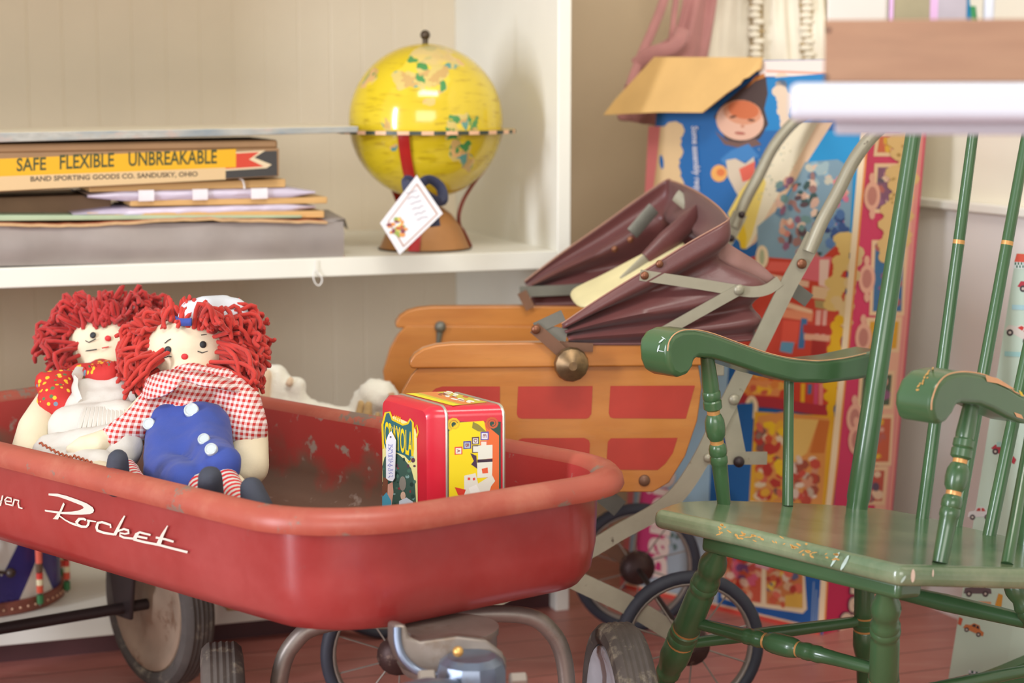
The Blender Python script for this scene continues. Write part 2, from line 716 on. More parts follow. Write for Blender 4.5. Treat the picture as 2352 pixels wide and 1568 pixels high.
# steering plate and tongue fork
pv = at(1035, 1490, 2.02)
mb = MB()
mb.lathe(V((pv.x, pv.y + .03, .268)), V((pv.x, pv.y + .03, .316)), [(0, .055), (.2, .06), (.25, .05), (.8, .05), (.85, .052), (1, .052)], 'grey_steel', n=28)
mb.build('turntable', wagon)
mb = MB()
hp2 = [(906, 1432), (934, 1434), (940, 1462), (966, 1472), (1050, 1460), (1118, 1468), (1156, 1498), (1168, 1535), (1110, 1560), (1000, 1566), (952, 1546), (919, 1514), (906, 1476)]
mb.prism([at(x, y, 1.975) for x, y in hp2], V((-.01, .028, -.004)), 'grey_steel')
tpl = mb.build('tongue_plate', wagon, bevel=.004, seg=3)
mb = MB()
mb.tube(crom([at(*p) for p in ((912, 1440, 1.968), (914, 1478, 1.966), (928, 1512, 1.963), (960, 1540, 1.96), (1004, 1552, 1.955))], 5), .0045, 'blue_steel', 8)
mb.build('plate_lip', tpl, smooth=60)
mb = MB()
a0 = at(1083, 1506, 1.95)
mb.lathe(V((a0.x, a0.y, .16)), V((a0.x, a0.y, a0.z)), [(0, .036), (.9, .037), (.96, .034), (1, .026)], 'blue_steel', n=12)
mb.build('tongue_fork', wagon, smooth=25)
mb = MB()
mb.ball(at(1052, 1496, 1.93), .0058, 'bolt_brass')
mb.build('bolt', wagon)
for x, y in ((980, 1556), (1190, 1562)):
    mb = MB()
    q = at(x, y, 1.92)
    mb.lathe(q - AF * .009, q + AF * .009, [(0, .006), (.1, .009), (.9, .009), (1, .006)], 'bolt_steel', n=6)
    mb.build('bolt', wagon, smooth=0)
mb = MB()
h0 = at(1075, 1585, 1.95)
mb.tube([h0, at(980, 1580, 1.86), at(900, 1600, 1.78), V((-.33, 1.25, .03)), V((-.36, 1.17, .012))], .011, 'blue_steel', 10)
mb.build('pull_handle', wagon)
# ---------------------------------------------------------------- lunch tin and its tag
mat('tin_red', (202, 34, 52), .28, var=.05, scale=12, coat=.4, bump=.04, bscale=160)
mat('tin_edge', (190, 188, 170), .3, metal=.7, var=.1)
mat('tag_card', (232, 230, 236), .6, var=.02)
zt = .3325
zh = .529
cN = onz(985, 936, zh)
cL = onz(873, 904, zh)
cR = onz(1157, 931, zh)
for q in (cN, cL, cR):
    q.z = zt
cB = cL + (cR - cN)
dl, dr = (cL - cN), (cR - cN)
tin = thing('lunch_tin', 'red picture lunch tin standing on end in the wagon beside the dolls', 'tin', (cN + cB) / 2)
TL_ = Pl(cN, V((-dl.y, dl.x, 0)) if V((-dl.y, dl.x, 0)).dot(-cN) > 0 else V((dl.y, -dl.x, 0)))
TR_ = Pl(cN, V((-dr.y, dr.x, 0)) if V((-dr.y, dr.x, 0)).dot(-cN) > 0 else V((dr.y, -dr.x, 0)))


def rrect(o, dx, dy, r, n=5, h=zh - zt):
    """rounded upright rectangle: origin, horizontal edge, height"""
    w_ = dx.length
    d = dx.normalized()
    P = []
    for cx, cy, a in ((r, r, PI), (w_ - r, r, 1.5 * PI), (w_ - r, h - r, 0), (r, h - r, .5 * PI)):
        for j in range(n + 1):
            q = a + .5 * PI * j / n
            P.append(o + d * (cx + r * math.cos(q)) + UP * (cy + r * math.sin(q)))
    return P


lidn = dr.normalized() * .021
mb = MB()
r0 = rrect(cN + lidn, dl, 0, .012)
mb.grid([r0, [p + dr * ((dr.length - .021) / dr.length) for p in r0]], 'tin_red', closed=True)
mb.poly([p + dr * ((dr.length - .021) / dr.length) for p in r0], 'tin_red')
mb.poly(list(reversed(r0)), 'tin_red')
body = mb.build('tin_body', tin, smooth=50)
mb = MB()
o = cN + dl.normalized() * .006 + UP * .006
r1 = rrect(o, dl * ((dl.length - .012) / dl.length), 0, .010, h=zh - zt - .012)
r2 = rrect(cN + lidn * .35, dl, 0, .013)
r3 = rrect(cN + lidn, dl, 0, .013)
mb.grid([r1, r2, r3], 'tin_red', closed=True)
mb.poly(r1, 'tin_red')
lid = mb.build('lid', tin, smooth=60)
for k_, nm in ((1.0, 'seam_bead'), (dr.length / .021, 'seam_bead')):
    mb = MB()
    p = rrect(cN + lidn * k_, dl, 0, .0125)
    mb.tube(p, .0017, 'tin_edge', 6, closed=True)
    mb.build(nm, tin)
# printed lid (left face)
mb = MB()
n_ = 0


def ink(pl, pts, c, step=True):
    global n_
    n_ += 1
    if pl is TL_:
        pts = [(max(x, 879), y) for x, y in pts]
    mb.poly([pl.hit(x, y, .0004 + n_ * .000006) for x, y in pts], c)


ink(TL_, [(877, 985), (884, 965), (905, 955), (935, 968), (955, 985), (958, 1000), (960, 1158), (960, 1240), (872, 1240)], '#e6dc96')
ink(TL_, [(879, 965), (886, 945), (897, 944), (903, 962), (925, 973), (938, 972), (942, 960), (950, 967), (952, 1000), (950, 1050), (944, 1062), (930, 1046), (905, 1036), (890, 1040), (882, 1015)], '#2c6468')
for pts, w_ in (([(881, 1030), (879, 975), (886, 948), (896, 946), (902, 963), (926, 975), (937, 972), (943, 962), (949, 970), (950, 1030), (946, 1058), (938, 1060)], 4.5), ([(952, 985), (958, 975), (961, 992), (957, 1005)], 3)):
    n_ += 1
    mb.stroke(TL_, pts, w_, '#e2c21c', .0004 + n_ * .000006)
n_ += 1
q = lambda x, y: TL_.hit(x, y, .0004 + n_ * .000006)
mb.text('CRAYOLA', (q(884, 1022), q(948, 1050), q(884, 966)), '#f0cf10', .02)
n_ += 1
mb.text('1992', (q(907, 966), q(922, 972), q(907, 952)), '#f0b010', .02)
n_ += 1
mb.text('TRIMMING', (q(898, 984), q(922, 993), q(898, 978)), '#c8b060', .01)
random.seed(4)
tree = [(876, 1158), (880, 1100), (878, 1070), (884, 1050), (896, 1040), (915, 1042), (930, 1055), (945, 1075), (954, 1110), (957, 1160), (958, 1240), (874, 1240)]
ink(TL_, tree, '#3c5a4e')
for i in range(46):
    a, b = random.uniform(880, 953), random.uniform(1048, 1160)
    ink(TL_, ell2(a, b, random.uniform(2, 5), random.uniform(2, 6), 7), random.choice(['#2a463c', '#4c7260', '#6f9a90', '#8c3a40', '#254038', '#5a3c4c', '#85a6a0']))
ink(TL_, [(873, 1120), (882, 1095), (892, 1100), (892, 1165), (874, 1170)], '#7a4a34')
ink(TL_, [(892, 1112), (903, 1106), (905, 1130), (900, 1165), (890, 1165)], '#d8a088')
ink(TL_, [(872, 1135), (880, 1140), (889, 1130), (900, 1150), (903, 1240), (872, 1240)], '#4f9fb6')
ink(TL_, ell2(926, 1110, 8, 17, 12), '#8a8478')
ink(TL_, ell2(927, 1138, 6, 10, 10), '#d8b49a')
ink(TL_, [(918, 1150), (935, 1142), (950, 1152), (955, 1240), (915, 1240)], '#cfd6dc')
mb.build('picture', lid, smooth=0)
# printed end (right face)
mb = MB()
n_ = 0
ink(TR_, [(1028, 968), (1150, 968), (1150, 1240), (1028, 1240)], '#284a3e')
ink(TR_, [(1031, 990), (1046, 975), (1052, 970), (1110, 966), (1128, 985), (1124, 1240), (1031, 1240)], '#e8cf18')
ink(TR_, [(1112, 968), (1128, 985), (1146, 1000), (1146, 1240), (1118, 1240), (1118, 1000)], '#dd6a34')
for cx, cy, c in ((1043, 974, '#d8b428'), (1131, 972, '#c25a34')):
    n_ += 1
    mb.stroke(TR_, [(cx + (15 - 11 * i / 20) * math.cos(i * .62 + 2), cy + (15 - 11 * i / 20) * math.sin(i * .62 + 2)) for i in range(21)], [6 - 3.5 * i / 20 for i in range(21)], c, .0004 + n_ * .000006)
for x, y, w_, c, e in ((1053, 1035, 18, '#e2dccc', '#d84a40'), (1073, 1022, 18, '#aab8c8', '#4a3c90'), (1092, 1012, 17, '#d4d6d0', '#5a3c44'), (1093, 1031, 18, '#dcdccf', '#6a5a50'), (1113, 1001, 19, '#dcdce0', '#5a48a0'), (1111, 1020, 17, '#e6d6c6', '#d86a50')):
    ink(TR_, [(x - w_ / 2, y - w_ / 2), (x + w_ / 2, y - w_ / 2 - 1), (x + w_ / 2, y + w_ / 2 - 1), (x - w_ / 2, y + w_ / 2)], e)
    w_ -= 5
    ink(TR_, [(x - w_ / 2, y - w_ / 2), (x + w_ / 2, y - w_ / 2), (x + w_ / 2, y + w_ / 2), (x - w_ / 2, y + w_ / 2)], c)
for ch, x, y in (('A', 1053, 1035), ('B', 1073, 1022), ('D', 1092, 1012), ('E', 1113, 1001)):
    n_ += 1
    mb.text(ch, (TR_.hit(x - 4, y - 4, .0004 + n_ * .000006), TR_.hit(x - 4, y + 4, .0004 + n_ * .000006), TR_.hit(x + 4, y - 4, .0004 + n_ * .000006)), '#8a3a3c', .02)
for pts, c in (([(1098, 1023), (1131, 1021), (1131, 1052), (1098, 1055)], '#dcdccc'), ([(1096, 1055), (1131, 1053), (1131, 1060), (1096, 1062)], '#3e2a3c'), ([(1096, 1062), (1131, 1060), (1130, 1095), (1096, 1097)], '#dedccc'), ([(1106, 1076), (1120, 1073), (1121, 1086), (1108, 1087)], '#dd5a34'), ([(1080, 1040), (1094, 1046), (1096, 1076), (1082, 1066), (1088, 1058)], '#46304a'), ([(1066, 1092), (1092, 1086), (1098, 1110), (1130, 1090), (1137, 1104), (1128, 1116), (1120, 1140), (1066, 1145)], '#dcd8c8'), ([(1076, 1120), (1094, 1112), (1106, 1135), (1088, 1150)], '#e8e4da'), ([(1044, 1118), (1070, 1124), (1064, 1140), (1052, 1136)], '#d03c28'), ([(1074, 1096), (1080, 1096), (1080, 1102), (1074, 1102)], '#d84a40'), ([(1086, 1097), (1091, 1096), (1091, 1102), (1086, 1103)], '#d84a40'), ([(1086, 968), (1100, 975), (1118, 992), (1098, 990), (1084, 982)], '#8a8034')):
    ink(TR_, pts, c)
mb.build('picture', body, smooth=0)
# printed top
mb = MB()
TT = Pl(V((0, 0, zh)), UP)
n_ = 0
ink(TT, [(932, 904), (1030, 899), (1120, 924), (1040, 932)], '#c8b83c')
ink(TT, [(932, 904), (950, 903), (1056, 930), (1040, 932)], '#e6d820')
ink(TT, [(962, 902), (1000, 900), (1092, 926), (1062, 929)], '#dc8440')
random.seed(8)
for i in range(20):
    u, v = random.random(), random.random()
    x, y = 988 + 40 * u + 82 * v, 902 - 3 * u + 23 * v
    ink(TT, ell2(x, y, random.uniform(5, 11), random.uniform(1, 2.4), 7, .2), random.choice(['#e8eadc', '#e8eadc', '#c85a3c', '#8c4030', '#e0d2c0']))
mb.build('picture', body, smooth=0)
TP = TL_.off(.003)
mb = MB()
pts = [(899, 990), (903, 997), (910, 1012), (907, 1098), (903, 1105), (894, 1103), (888, 1098), (888, 1012), (893, 998)]
mb.prism([TP.hit(*p) for p in pts], TP.n * .0008, 'tag_card')
pt = mb.build('price_tag', None, smooth=0)
tag(pt, 'white price tag with blue handwriting on the red lunch tin', 'price tag')
mb = MB()
random.seed(2)
for i in range(14):
    y = 1022 + i * 5.4
    mb.stroke(TP, [(893 + random.uniform(-1, 1) + j * 2.2, y + random.uniform(-3, 3)) for j in range(6)], .9, '#5c66c0', .0012)
mb.stroke(TP, ell2(899, 1003, 1.3, 1.8, 8) + [(900.3, 1003)], 1.2, '#303040', .0012)
mb.build('handwriting', pt, smooth=0)
# ---------------------------------------------------------------- doll pram
def wood(name, a, b, st, rough=.35, coat=.2, rot=(0, 0, 0)):
    k = NT(name)
    n = k.noise(5, 6, k.pos(st, rot), .65)
    n2 = k.noise(40, 4, k.pos(st, rot))
    c = k.mix(k.ramp(n, .3, .7), rgb(a), rgb(b))
    c = k.mix(k.math('MULTIPLY', k.ramp(n2, .5, .9), .35), c, rgb(tuple(int(x * .72) for x in a)))
    k.col(c)
    k.b.inputs['Roughness'].default_value = rough
    k.b.inputs['Coat Weight'].default_value = coat
    k.bump(n2, .05)


wood('honey_wood', (172, 104, 42), (194, 128, 60), (1, 1, 7))
mat('stencil_red', (170, 52, 38), .42, var=.08, scale=20)
mat('hood_leather', (98, 54, 52), .38, var=.12, scale=12, bump=.12, bscale=240, sheen=.15)
mat('hood_cloth', (150, 112, 104), .7, var=.1, scale=10, bump=.1, bscale=300)
mat('cream_lining', (222, 210, 160), .6, var=.08, scale=14)
mat('piping', (158, 118, 98), .6, var=.1)
mat('frame_steel', (158, 152, 132), .42, metal=.35, var=.1, scale=20, wear=((98, 88, 74), 34, .64, .7))
mat('brown_steel', (120, 86, 66), .5, metal=.35, var=.15, scale=20)
mat('dull_steel', (116, 115, 106), .5, metal=.5, var=.15)
mat('old_brass', (134, 108, 76), .42, metal=.7, var=.35, scale=30, wear=((98, 80, 60), 26, .5, .66))
mat('rivet_copper', (130, 84, 60), .4, metal=.6, var=.15)
mat('pram_tire', (50, 52, 62), .6, var=.2, scale=20)
mat('rim_grey', (150, 140, 130), .45, metal=.5, var=.15)
mat('hub_rust', (72, 50, 46), .5, metal=.4, var=.3, scale=30, wear=((150, 126, 110), 40, .55, .7))

PA = V((.9945, .105, 0)).normalized()
PN = V((-.105, .9945, 0)).normalized()       # away from us
PW = .44
NP = Pl(V((.254, 2.598, 0)), -PN)            # near side
FP = NP.off(-PW)
pram = thing('doll_pram', 'wooden doll pram with red painted squares and a folded maroon hood', 'doll pram', NP.p + PN * PW / 2)


def pp(px, py, out=0.):
    return NP.hit(px, py, out)


panel = [(968, 838), (1604, 838), (1612, 890), (1602, 965), (1574, 1048), (1537, 1108), (1500, 1130), (1030, 1130), (965, 1100), (917, 1030), (906, 960), (925, 897), (945, 862)]
rail = [(940, 838), (942, 826), (952, 812), (972, 799), (1000, 791), (1040, 787), (1300, 785), (1624, 788), (1624, 838), (1500, 840), (945, 845)]
squares = [[(985, 905), (1000, 892), (1016, 887), (1148, 887), (1148, 950), (1140, 961), (980, 961)],
           [(1190, 887), (1361, 886), (1358, 950), (1352, 959), (1346, 961), (1198, 961), (1190, 958), (1187, 950)],
           [(1402, 886), (1596, 885), (1575, 961), (1408, 960), (1401, 957), (1398, 948)],
           [(975, 1008), (1135, 1006), (1146, 1016), (1144, 1076), (1010, 1076), (985, 1050)],
           [(1187, 1018), (1192, 1009), (1200, 1006), (1342, 1005), (1352, 1010), (1355, 1018), (1352, 1078), (1186, 1078)],
           [(1396, 1014), (1403, 1006), (1556, 1005), (1545, 1040), (1528, 1064), (1510, 1079), (1392, 1078)]]
for far in (0, 1):
    off = PN * (PW * far)
    mb = MB()
    mb.prism([pp(*p) + off for p in panel], PN * (.011 if not far else -.011), 'honey_wood')
    if not far:
        for q in squares:
            mb.poly([pp(*p, .0006) for p in q], 'stencil_red')
    mb.build('side_panel', pram, bevel=.0015, smooth=30)
    mb = MB()
    mb.prism([pp(*p, .006) + off for p in rail], PN * .024, 'honey_wood')
    mb.build('rail', pram, bevel=.004, seg=3, smooth=35)
mb = MB()
b0, b1 = pp(1030, 1122), pp(1500, 1122)
mb.prism([b0 + PN * .011, b1 + PN * .011, b1 + PN * (PW - .011), b0 + PN * (PW - .011)], UP * .01, 'honey_wood')
mb.build('floor_board', pram)
mb = MB()
c0, c1 = pp(1608, 870) + PN * .012, pp(1545, 1090) + PN * .012
mb.prism([c0, c1, c1 + PN * (PW - .024), c0 + PN * (PW - .024)], PA * -.009, 'honey_wood')
mb.build('end_board', pram)
mb = MB()
c0, c1 = pp(912, 985) + PN * .012, pp(968, 1095) + PN * .012
mb.prism([c0, c1, c1 + PN * (PW - .024), c0 + PN * (PW - .024)], PA * .009, 'honey_wood')
mb.build('end_board', pram)
mb = MB()
cu = [pp(x, y) for x, y in ((1010, 960), (1300, 960), (1500, 930), (1590, 840))]
rows = []
for j in range(7):
    g = .03 + (PW - .06) * j / 6
    rows.append([p + PN * g + UP * (.006 * math.sin(PI * j / 6)) for p in crom(cu, 5)])
mb.grid(rows, 'cream_lining')
mb.build('mattress', pram, solid=.02, smooth=60)

# --- hood: steel bows carrying a pleated cover
keys = [  # pivot, middle, corner in pixels on the near side, inset
    ([(1288, 742), (1380, 680), (1490, 612), (1580, 556), (1664, 508)], .006),
    ([(1291, 750), (1388, 700), (1492, 648), (1585, 596), (1664, 552)], .010),
    ([(1293, 754), (1390, 712), (1490, 674), (1575, 636), (1648, 602)], -.016),
    ([(1296, 760), (1390, 735), (1500, 712), (1620, 690), (1745, 655)], .008),
    ([(1300, 768), (1390, 752), (1500, 738), (1620, 725), (1720, 705)], -.012),
    ([(1303, 776), (1390, 768), (1500, 760), (1620, 752), (1735, 735)], .008),
    ([(1306, 783), (1390, 783), (1500, 780), (1620, 774), (1725, 765)], -.006),
    ([(1310, 788), (1390, 789), (1500, 789), (1620, 787), (1735, 778)], .004)]


def bow(pts, inset, drop=0., lift=0.):
    near = [NP.hit(x, y, inset + .004) for x, y in pts]
    far = [p + PN * (PW + 2 * inset + .008) + UP * (lift * i / 4 + (.012 if lift else 0)) for i, p in enumerate(near)]
    c0, c1 = near[-1], far[-1]
    cross = []
    for q in (.06, .16, .3, .5, .7, .84, .94):
        bulge = math.sin(PI * q) ** .5
        cross.append(c0.lerp(c1, q) + PA * (.016 * bulge) + UP * (.006 * bulge - drop * math.sin(PI * q)))
    return crom(near + cross + list(reversed(far)), 4)


bows = [bow(p, i, .01 * (k % 2), (.022, .020, .016, .010, .006, .002, 0, 0)[k]) for k, (p, i) in enumerate(keys)]
cols = list(zip(*bows))
rows = [crom(c, 4) for c in cols]
mb = MB()
mb.grid(rows, 'hood_leather')
hood = mb.build('hood', pram, smooth=70, solid=.0025)
mb = MB()
nb = len(bows[0])
mb.tube(bows[0], .0016, 'piping', 6)
mb.build('hood_piping', hood)
# softer cloth side of the hood, slack behind the leather
mb = MB()
rr = []
for r in ([(1672, 556), (1706, 578), (1748, 604), (1788, 640)], [(1650, 590), (1692, 606), (1734, 628), (1776, 652)], [(1640, 622), (1684, 634), (1726, 648), (1764, 662)]):
    rr.append(crom([NP.hit(x, y, -.022 + .006 * math.sin(x * .06 + y * .03)) for x, y in r], 5))
mb.grid(rr, 'hood_cloth')
mb.build('hood_back', hood, solid=.002, smooth=70)
mb = MB()
mb.grid([[at(*p) for p in r] for r in (
    [(1300, 668, 2.86), (1370, 640, 2.86), (1440, 600, 2.87), (1510, 565, 2.87), (1570, 540, 2.88)],
    [(1310, 690, 2.80), (1390, 662, 2.80), (1470, 632, 2.80), (1530, 600, 2.81), (1580, 575, 2.82)],
    [(1330, 715, 2.74), (1410, 690, 2.74), (1490, 660, 2.74), (1550, 640, 2.75), (1600, 610, 2.76)])], 'cream_lining')
mb.build('hood_lining', hood, smooth=70, solid=.012, sub=2)
# sleeved middle bow with bare steel at its ends
mb = MB()
mb.tube([at(1486, 596, 2.82), at(1530, 556, 2.83), at(1580, 512, 2.85), at(1612, 482, 2.88)], [.013, .017, .017, .014], 'hood_leather', 12, flat=((0, 1, .2), .5))
mb.build('bow_sleeve', hood, smooth=60)
mb = MB()
mb.tube([at(1432, 648, 2.80), at(1490, 592, 2.82)], .010, 'frame_steel', 8, flat=((0, 1, .2), .2))
mb.build('bow_strip', hood)
mb = MB()
mb.tube([at(1552, 448, 2.96), at(1606, 492, 2.93)], .010, 'frame_steel', 8, flat=((0, 1, .2), .2))
mb.build('bow_strip', hood)
mb = MB()
mb.tube([at(1452, 536, 2.98), at(1502, 478, 2.99)], .011, 'dull_steel', 8, flat=((0, 1, .2), .2))
mb.build('bow_strip', hood)
for x, y, z in ((1448, 550, 2.97), (1412, 572, 2.97), (1515, 606, 2.585)):
    mb = MB()
    mb.dome(at(x, y, z), -PN, .0055, .003, 'rivet_copper')
    mb.build('snap_fastener', hood)


def bar(name, pts, w, m, out=.012, th=.003, par=pram, far=0., pl=None):
    """flat steel strip lying along the side of the pram, w in pixels"""
    P = [(pl or NP).hit(x, y, out) for x, y in pts]
    P = crom(P, 5) if len(P) > 2 else P
    mb = MB()
    L, R = [], []
    for i, p in enumerate(P):
        t = (P[min(i + 1, len(P) - 1)] - P[max(i - 1, 0)]).normalized()
        s_ = t.cross(PN).normalized() * (w / 2 * 2.6 / F)
        L.append(p + s_)
        R.append(p - s_)
    off = PN * far
    mb.grid([[p + off for p in L], [p + off for p in R], [p + off + PN * th for p in R], [p + off + PN * th for p in L], [p + off for p in L]], m)
    for e in (0, -1):
        mb.poly([L[e] + off, R[e] + off, R[e] + off + PN * th, L[e] + off + PN * th], m)
    return mb.build(name, par, smooth=40)


def rivet(x, y, r, m, out=.012, par=pram):
    mb = MB()
    mb.dome(NP.hit(x, y, out), -PN, r * 2.6 / F, r * 1.2 / F, m)
    return mb.build('rivet', par)


b1_ = bar('hood_stay', [(1466, 629), (1580, 646), (1690, 664), (1730, 667), (1760, 660), (1785, 642)], 25, 'frame_steel', .016)
rivet(1476, 630, 10, 'rivet_copper', .017, b1_)
b2_ = bar('hood_stay', [(1494, 772), (1590, 718), (1692, 661)], 25, 'frame_steel', .020)
rivet(1497, 769, 10, 'rivet_copper', .021, b2_)
rivet(1690, 662, 13, 'frame_steel', .021, b2_)
bar('hinge_strip', [(1228, 752), (1292, 722)], 26, 'dull_steel', .010)
bar('hinge_strip', [(1236, 758), (1300, 768)], 30, 'dull_steel', .008)
h_ = bar('hinge_link', [(1224, 750), (1262, 782), (1300, 818)], 28, 'brown_steel', .014)
rivet(1228, 753, 11, 'rivet_copper', .016, h_)
bar('hinge_plate', [(1270, 792), (1360, 796)], 20, 'brown_steel', .009)
bar('hinge_strip', [(1192, 668), (1290, 664), (1380, 658)], 28, 'dull_steel', .014, .003, pl=FP)
bar('hinge_link', [(1196, 668), (1216, 706)], 26, 'brown_steel', .016, pl=FP)
mb = MB()
kc = NP.hit(1306, 830, .026)
mb.lathe(kc + PN * .026, kc - PN * .02, [(0, .008), (.3, .014), (.42, .0215), (.6, .0245), (.78, .0225), (.92, .0135), (1, .006)], 'old_brass', n=14)
mb.build('knob', pram, smooth=34)
mb = MB()
kc = kc + PN * (PW + .05)
mb.ball(kc + UP * .0, .016, 'dull_steel')
mb.build('knob', pram)
rivet(1480, 1103, 14, 'brown_steel', .001)
mb = MB()
q = FP.hit(1010, 748, .014)
mb.ball(q, .0095, 'dull_steel')
mb.tube([q, FP.hit(1006, 785, .012)], [.006, .004], 'dull_steel', 8)
mb.build('wing_screw', pram)
# push handle: flat strip below, tube above, on both sides
hp_ = [(905, 1500), (1120, 1378), (1335, 1266), (1420, 1216), (1500, 1172), (1556, 1126), (1606, 1050), (1650, 960), (1690, 880), (1740, 785), (1800, 662), (1845, 580), (1866, 538)]
tp_ = [(1850, 575), (1880, 505), (1915, 440), (1955, 362), (2005, 300), (2066, 250)]
for far in (0., PW + .02):
    bar('handle_strip', hp_ if not far else hp_[4:], 40, 'frame_steel', .015, .004, pram, far)
    mb = MB()
    P = [NP.hit(x, y, .02) + PN * (far * 1.02) for x, y in tp_]
    mb.tube(crom(P, 5), .0094, 'frame_steel', 12)
    mb.build('handle_tube', pram)
    if not far:
        pa = P[-1]
mb = MB()
mb.tube([pa, pa + PN * (PW + .02) * 1.02], .0125, 'frame_steel', 12)
mb.build('handle_grip', pram)
for x, y, r in ((1862, 540, 12), (1834, 603, 12), (1680, 913, 13), (1621, 1046, 11)):
    rivet(x, y, r, 'frame_steel' if y > 800 else 'rivet_copper', .019)
q = [NP.hit(x, y, .01) + PN * PW for x, y in ((1862, 540), (1834, 603))]
for p in q:
    mb = MB()
    mb.dome(p - PN * .004, -PN, .006, .004, 'dark_steel')
    mb.build('rivet', pram)
bar('brace_strip', [(1668, 930), (1690, 1045)], 42, 'frame_steel', .011)
s_ = bar('brace_strip', [(1600, 1048), (1757, 1048)], 30, 'frame_steel', .013)
mb = MB()
mb.ball(NP.hit(1690, 1054, .02), .008, 'dark_steel')
mb.build('bolt', pram)
bar('brace_strip', [(1820, 655), (1880, 700)], 34, 'dull_steel', -.05)
bar('frame_strip', [(1000, 1175), (1180, 1262), (1335, 1338), (1460, 1398), (1583, 1476)], 46, 'frame_steel', .002, .004)
bar('frame_strip', [(1000, 1175), (1180, 1262), (1335, 1338), (1460, 1398), (1583, 1476)], 42, 'brown_steel', .002, .004, pram, PW)
bar('hinge_bracket', [(1380, 1140), (1440, 1190)], 44, 'dull_steel', -.06)
mb = MB()
for x, y, w_ in ((1648, 846, .03),):
    mb.box(NP.hit(x, y, -.03), PA * .012, PN * .02, UP * .012, 'frame_steel')
mb.build('handle_socket', pram, bevel=.001)


def pwheel(c):
    R = .109
    o = MB()
    X, Z = PA, UP
    ring = lambda r, d=0.: [c + PN * d + X * (r * math.cos(q)) + Z * (r * math.sin(q)) for q in [2 * PI * j / 48 for j in range(48)]]
    o.tube(ring(R - .010), .010, 'pram_tire', 10, closed=True)
    t = o.build('tire', None, smooth=60)
    w_ = MB()
    w_.grid([ring(R - .017, -.006), ring(R - .021, -.004), ring(R - .022, .004), ring(R - .017, .006)], 'rim_grey', closed=True)
    wh = w_.build('wheel', pram, smooth=60, solid=.0015)
    adopt(t, wh)
    for k_ in range(10):
        q = 2 * PI * k_ / 10 + .3
        s = MB()
        s.tube([c + PN * (.008 * (-1) ** k_) + (X * math.cos(q + .12) + Z * math.sin(q + .12)) * .02, c + (X * math.cos(q) + Z * math.sin(q)) * (R - .021)], .0013, 'rim_grey', 5)
        s.build('spoke', wh)
    h = MB()
    h.lathe(c - PN * .026, c + PN * .02, [(0, .004), (.06, .016), (.2, .026), (.45, .03), (.55, .022), (.9, .018), (1, .008)], 'hub_rust', n=18)
    h.build('hub', wh, smooth=50)
    return wh


cr = NP.hit(1583, 1480, 0)
cf = NP.hit(914, 1512, 0)
cr.z = cf.z = .1092
for c in (cr, cf):
    pwheel(c)
    pwheel(c + PN * PW)
    mb = MB()
    mb.tube([c, c + PN * PW], .005, 'dark_steel', 8)
    mb.build('axle', pram)
# ---------------------------------------------------------------- rocking chair
mat('green_paint', (64, 98, 62), .28, var=.07, scale=14, bump=.03, bscale=90, coat=.35,
    wear=[((178, 128, 84), 70, .735, .75)])
mat('green_seat', (78, 110, 76), .2, var=.1, scale=10, bump=.02, bscale=120, coat=.4, wear=[((142, 152, 120), 4, .4, .72)])  # chair green made paler, a dusty sheen mottled into the colour
mat('gold_band', (214, 160, 96), .35, metal=.35, var=.1)
mat('bare_wood', (206, 158, 116), .6, var=.12, scale=40)
mat('gold_leaf', (196, 148, 78), .5, var=.1)
CL = V((.67, -.743, 0)).normalized()          # sideways, towards us
CD = V((.743, .67, 0)).normalized()           # front to back
fa, fb = onz(1503, 1168, .385), onz(2068, 1299, .385)
rp = onz(1966, 1168, .345)
sn = (fb - fa).cross(rp - fa).normalized()
if sn.z < 0:
    sn = -sn
SEAT = Pl(fa, sn)
side = lambda c: Pl(CL * c, CL)
CF, CN = -1.545, -1.172


def on_seat(c, d, up=0.):
    q = CL * c + CD * d
    q.z = SEAT.p.z - ((q - SEAT.p).x * sn.x + (q - SEAT.p).y * sn.y) / sn.z
    return q + UP * up


CS = (CD - sn * CD.dot(sn)).normalized()     # front to back along the sloping seat
chair = thing('rocking_chair', 'green painted rocking chair with gold bands and turned legs, its seat facing the wagon', 'chair', V((.45, 2.2, 0)))
# seat
fe = [(1503, 1168), (1690, 1208), (1880, 1254), (2068, 1299)]
top = [SEAT.hit(*p) for p in fe + [(2155, 1301), (2352, 1307)]]
top += [on_seat(*q) for q in ((-1.112, 1.86), (-1.125, 1.93), (-1.165, 1.982), (-1.23, 2.008))]
top += [SEAT.hit(*p) for p in ((2352, 1238), (2230, 1210), (2130, 1184), (2040, 1168), (1960, 1160), (1815, 1152), (1640, 1146), (1550, 1150))]
mb = MB()
mb.prism([p - sn * .024 for p in top], sn * .024, 'green_seat')
seat = mb.build('seat', chair, bevel=.0095, seg=4, smooth=50)
# gold stencil leaves along the front roll
mb = MB()
random.seed(5)
FR = Pl(fa - CD * .0015, -CD * .6 + UP)
for i in range(46):
    q = random.uniform(.26, .75)
    x = 1503 + (2068 - 1503) * q
    y = 1168 + (1299 - 1168) * q + random.gauss(14, 7)
    P = Pl(fa - CD * .001 + UP * .0006, (-CD * .45 + UP).normalized())
    mb.poly([P.hit(*p) for p in ell2(x, y, random.uniform(2.5, 7.5), random.uniform(1.2, 3), 8, random.uniform(-.6, .9))], 'gold_leaf')
mb.build('stencil_flowers', seat, smooth=0)
# batten under the front of the seat
ba = fa + CS * .035 - sn * .024
bl = (fb - fa).normalized()
mb = MB()
mb.prism([ba + bl * .05, ba + bl * .348, ba + bl * .348 + CS * .045 , ba + bl * .05 + CS * .045 ], -sn * .021, 'green_paint')
mb.build('seat_batten', chair, bevel=.006, seg=3)
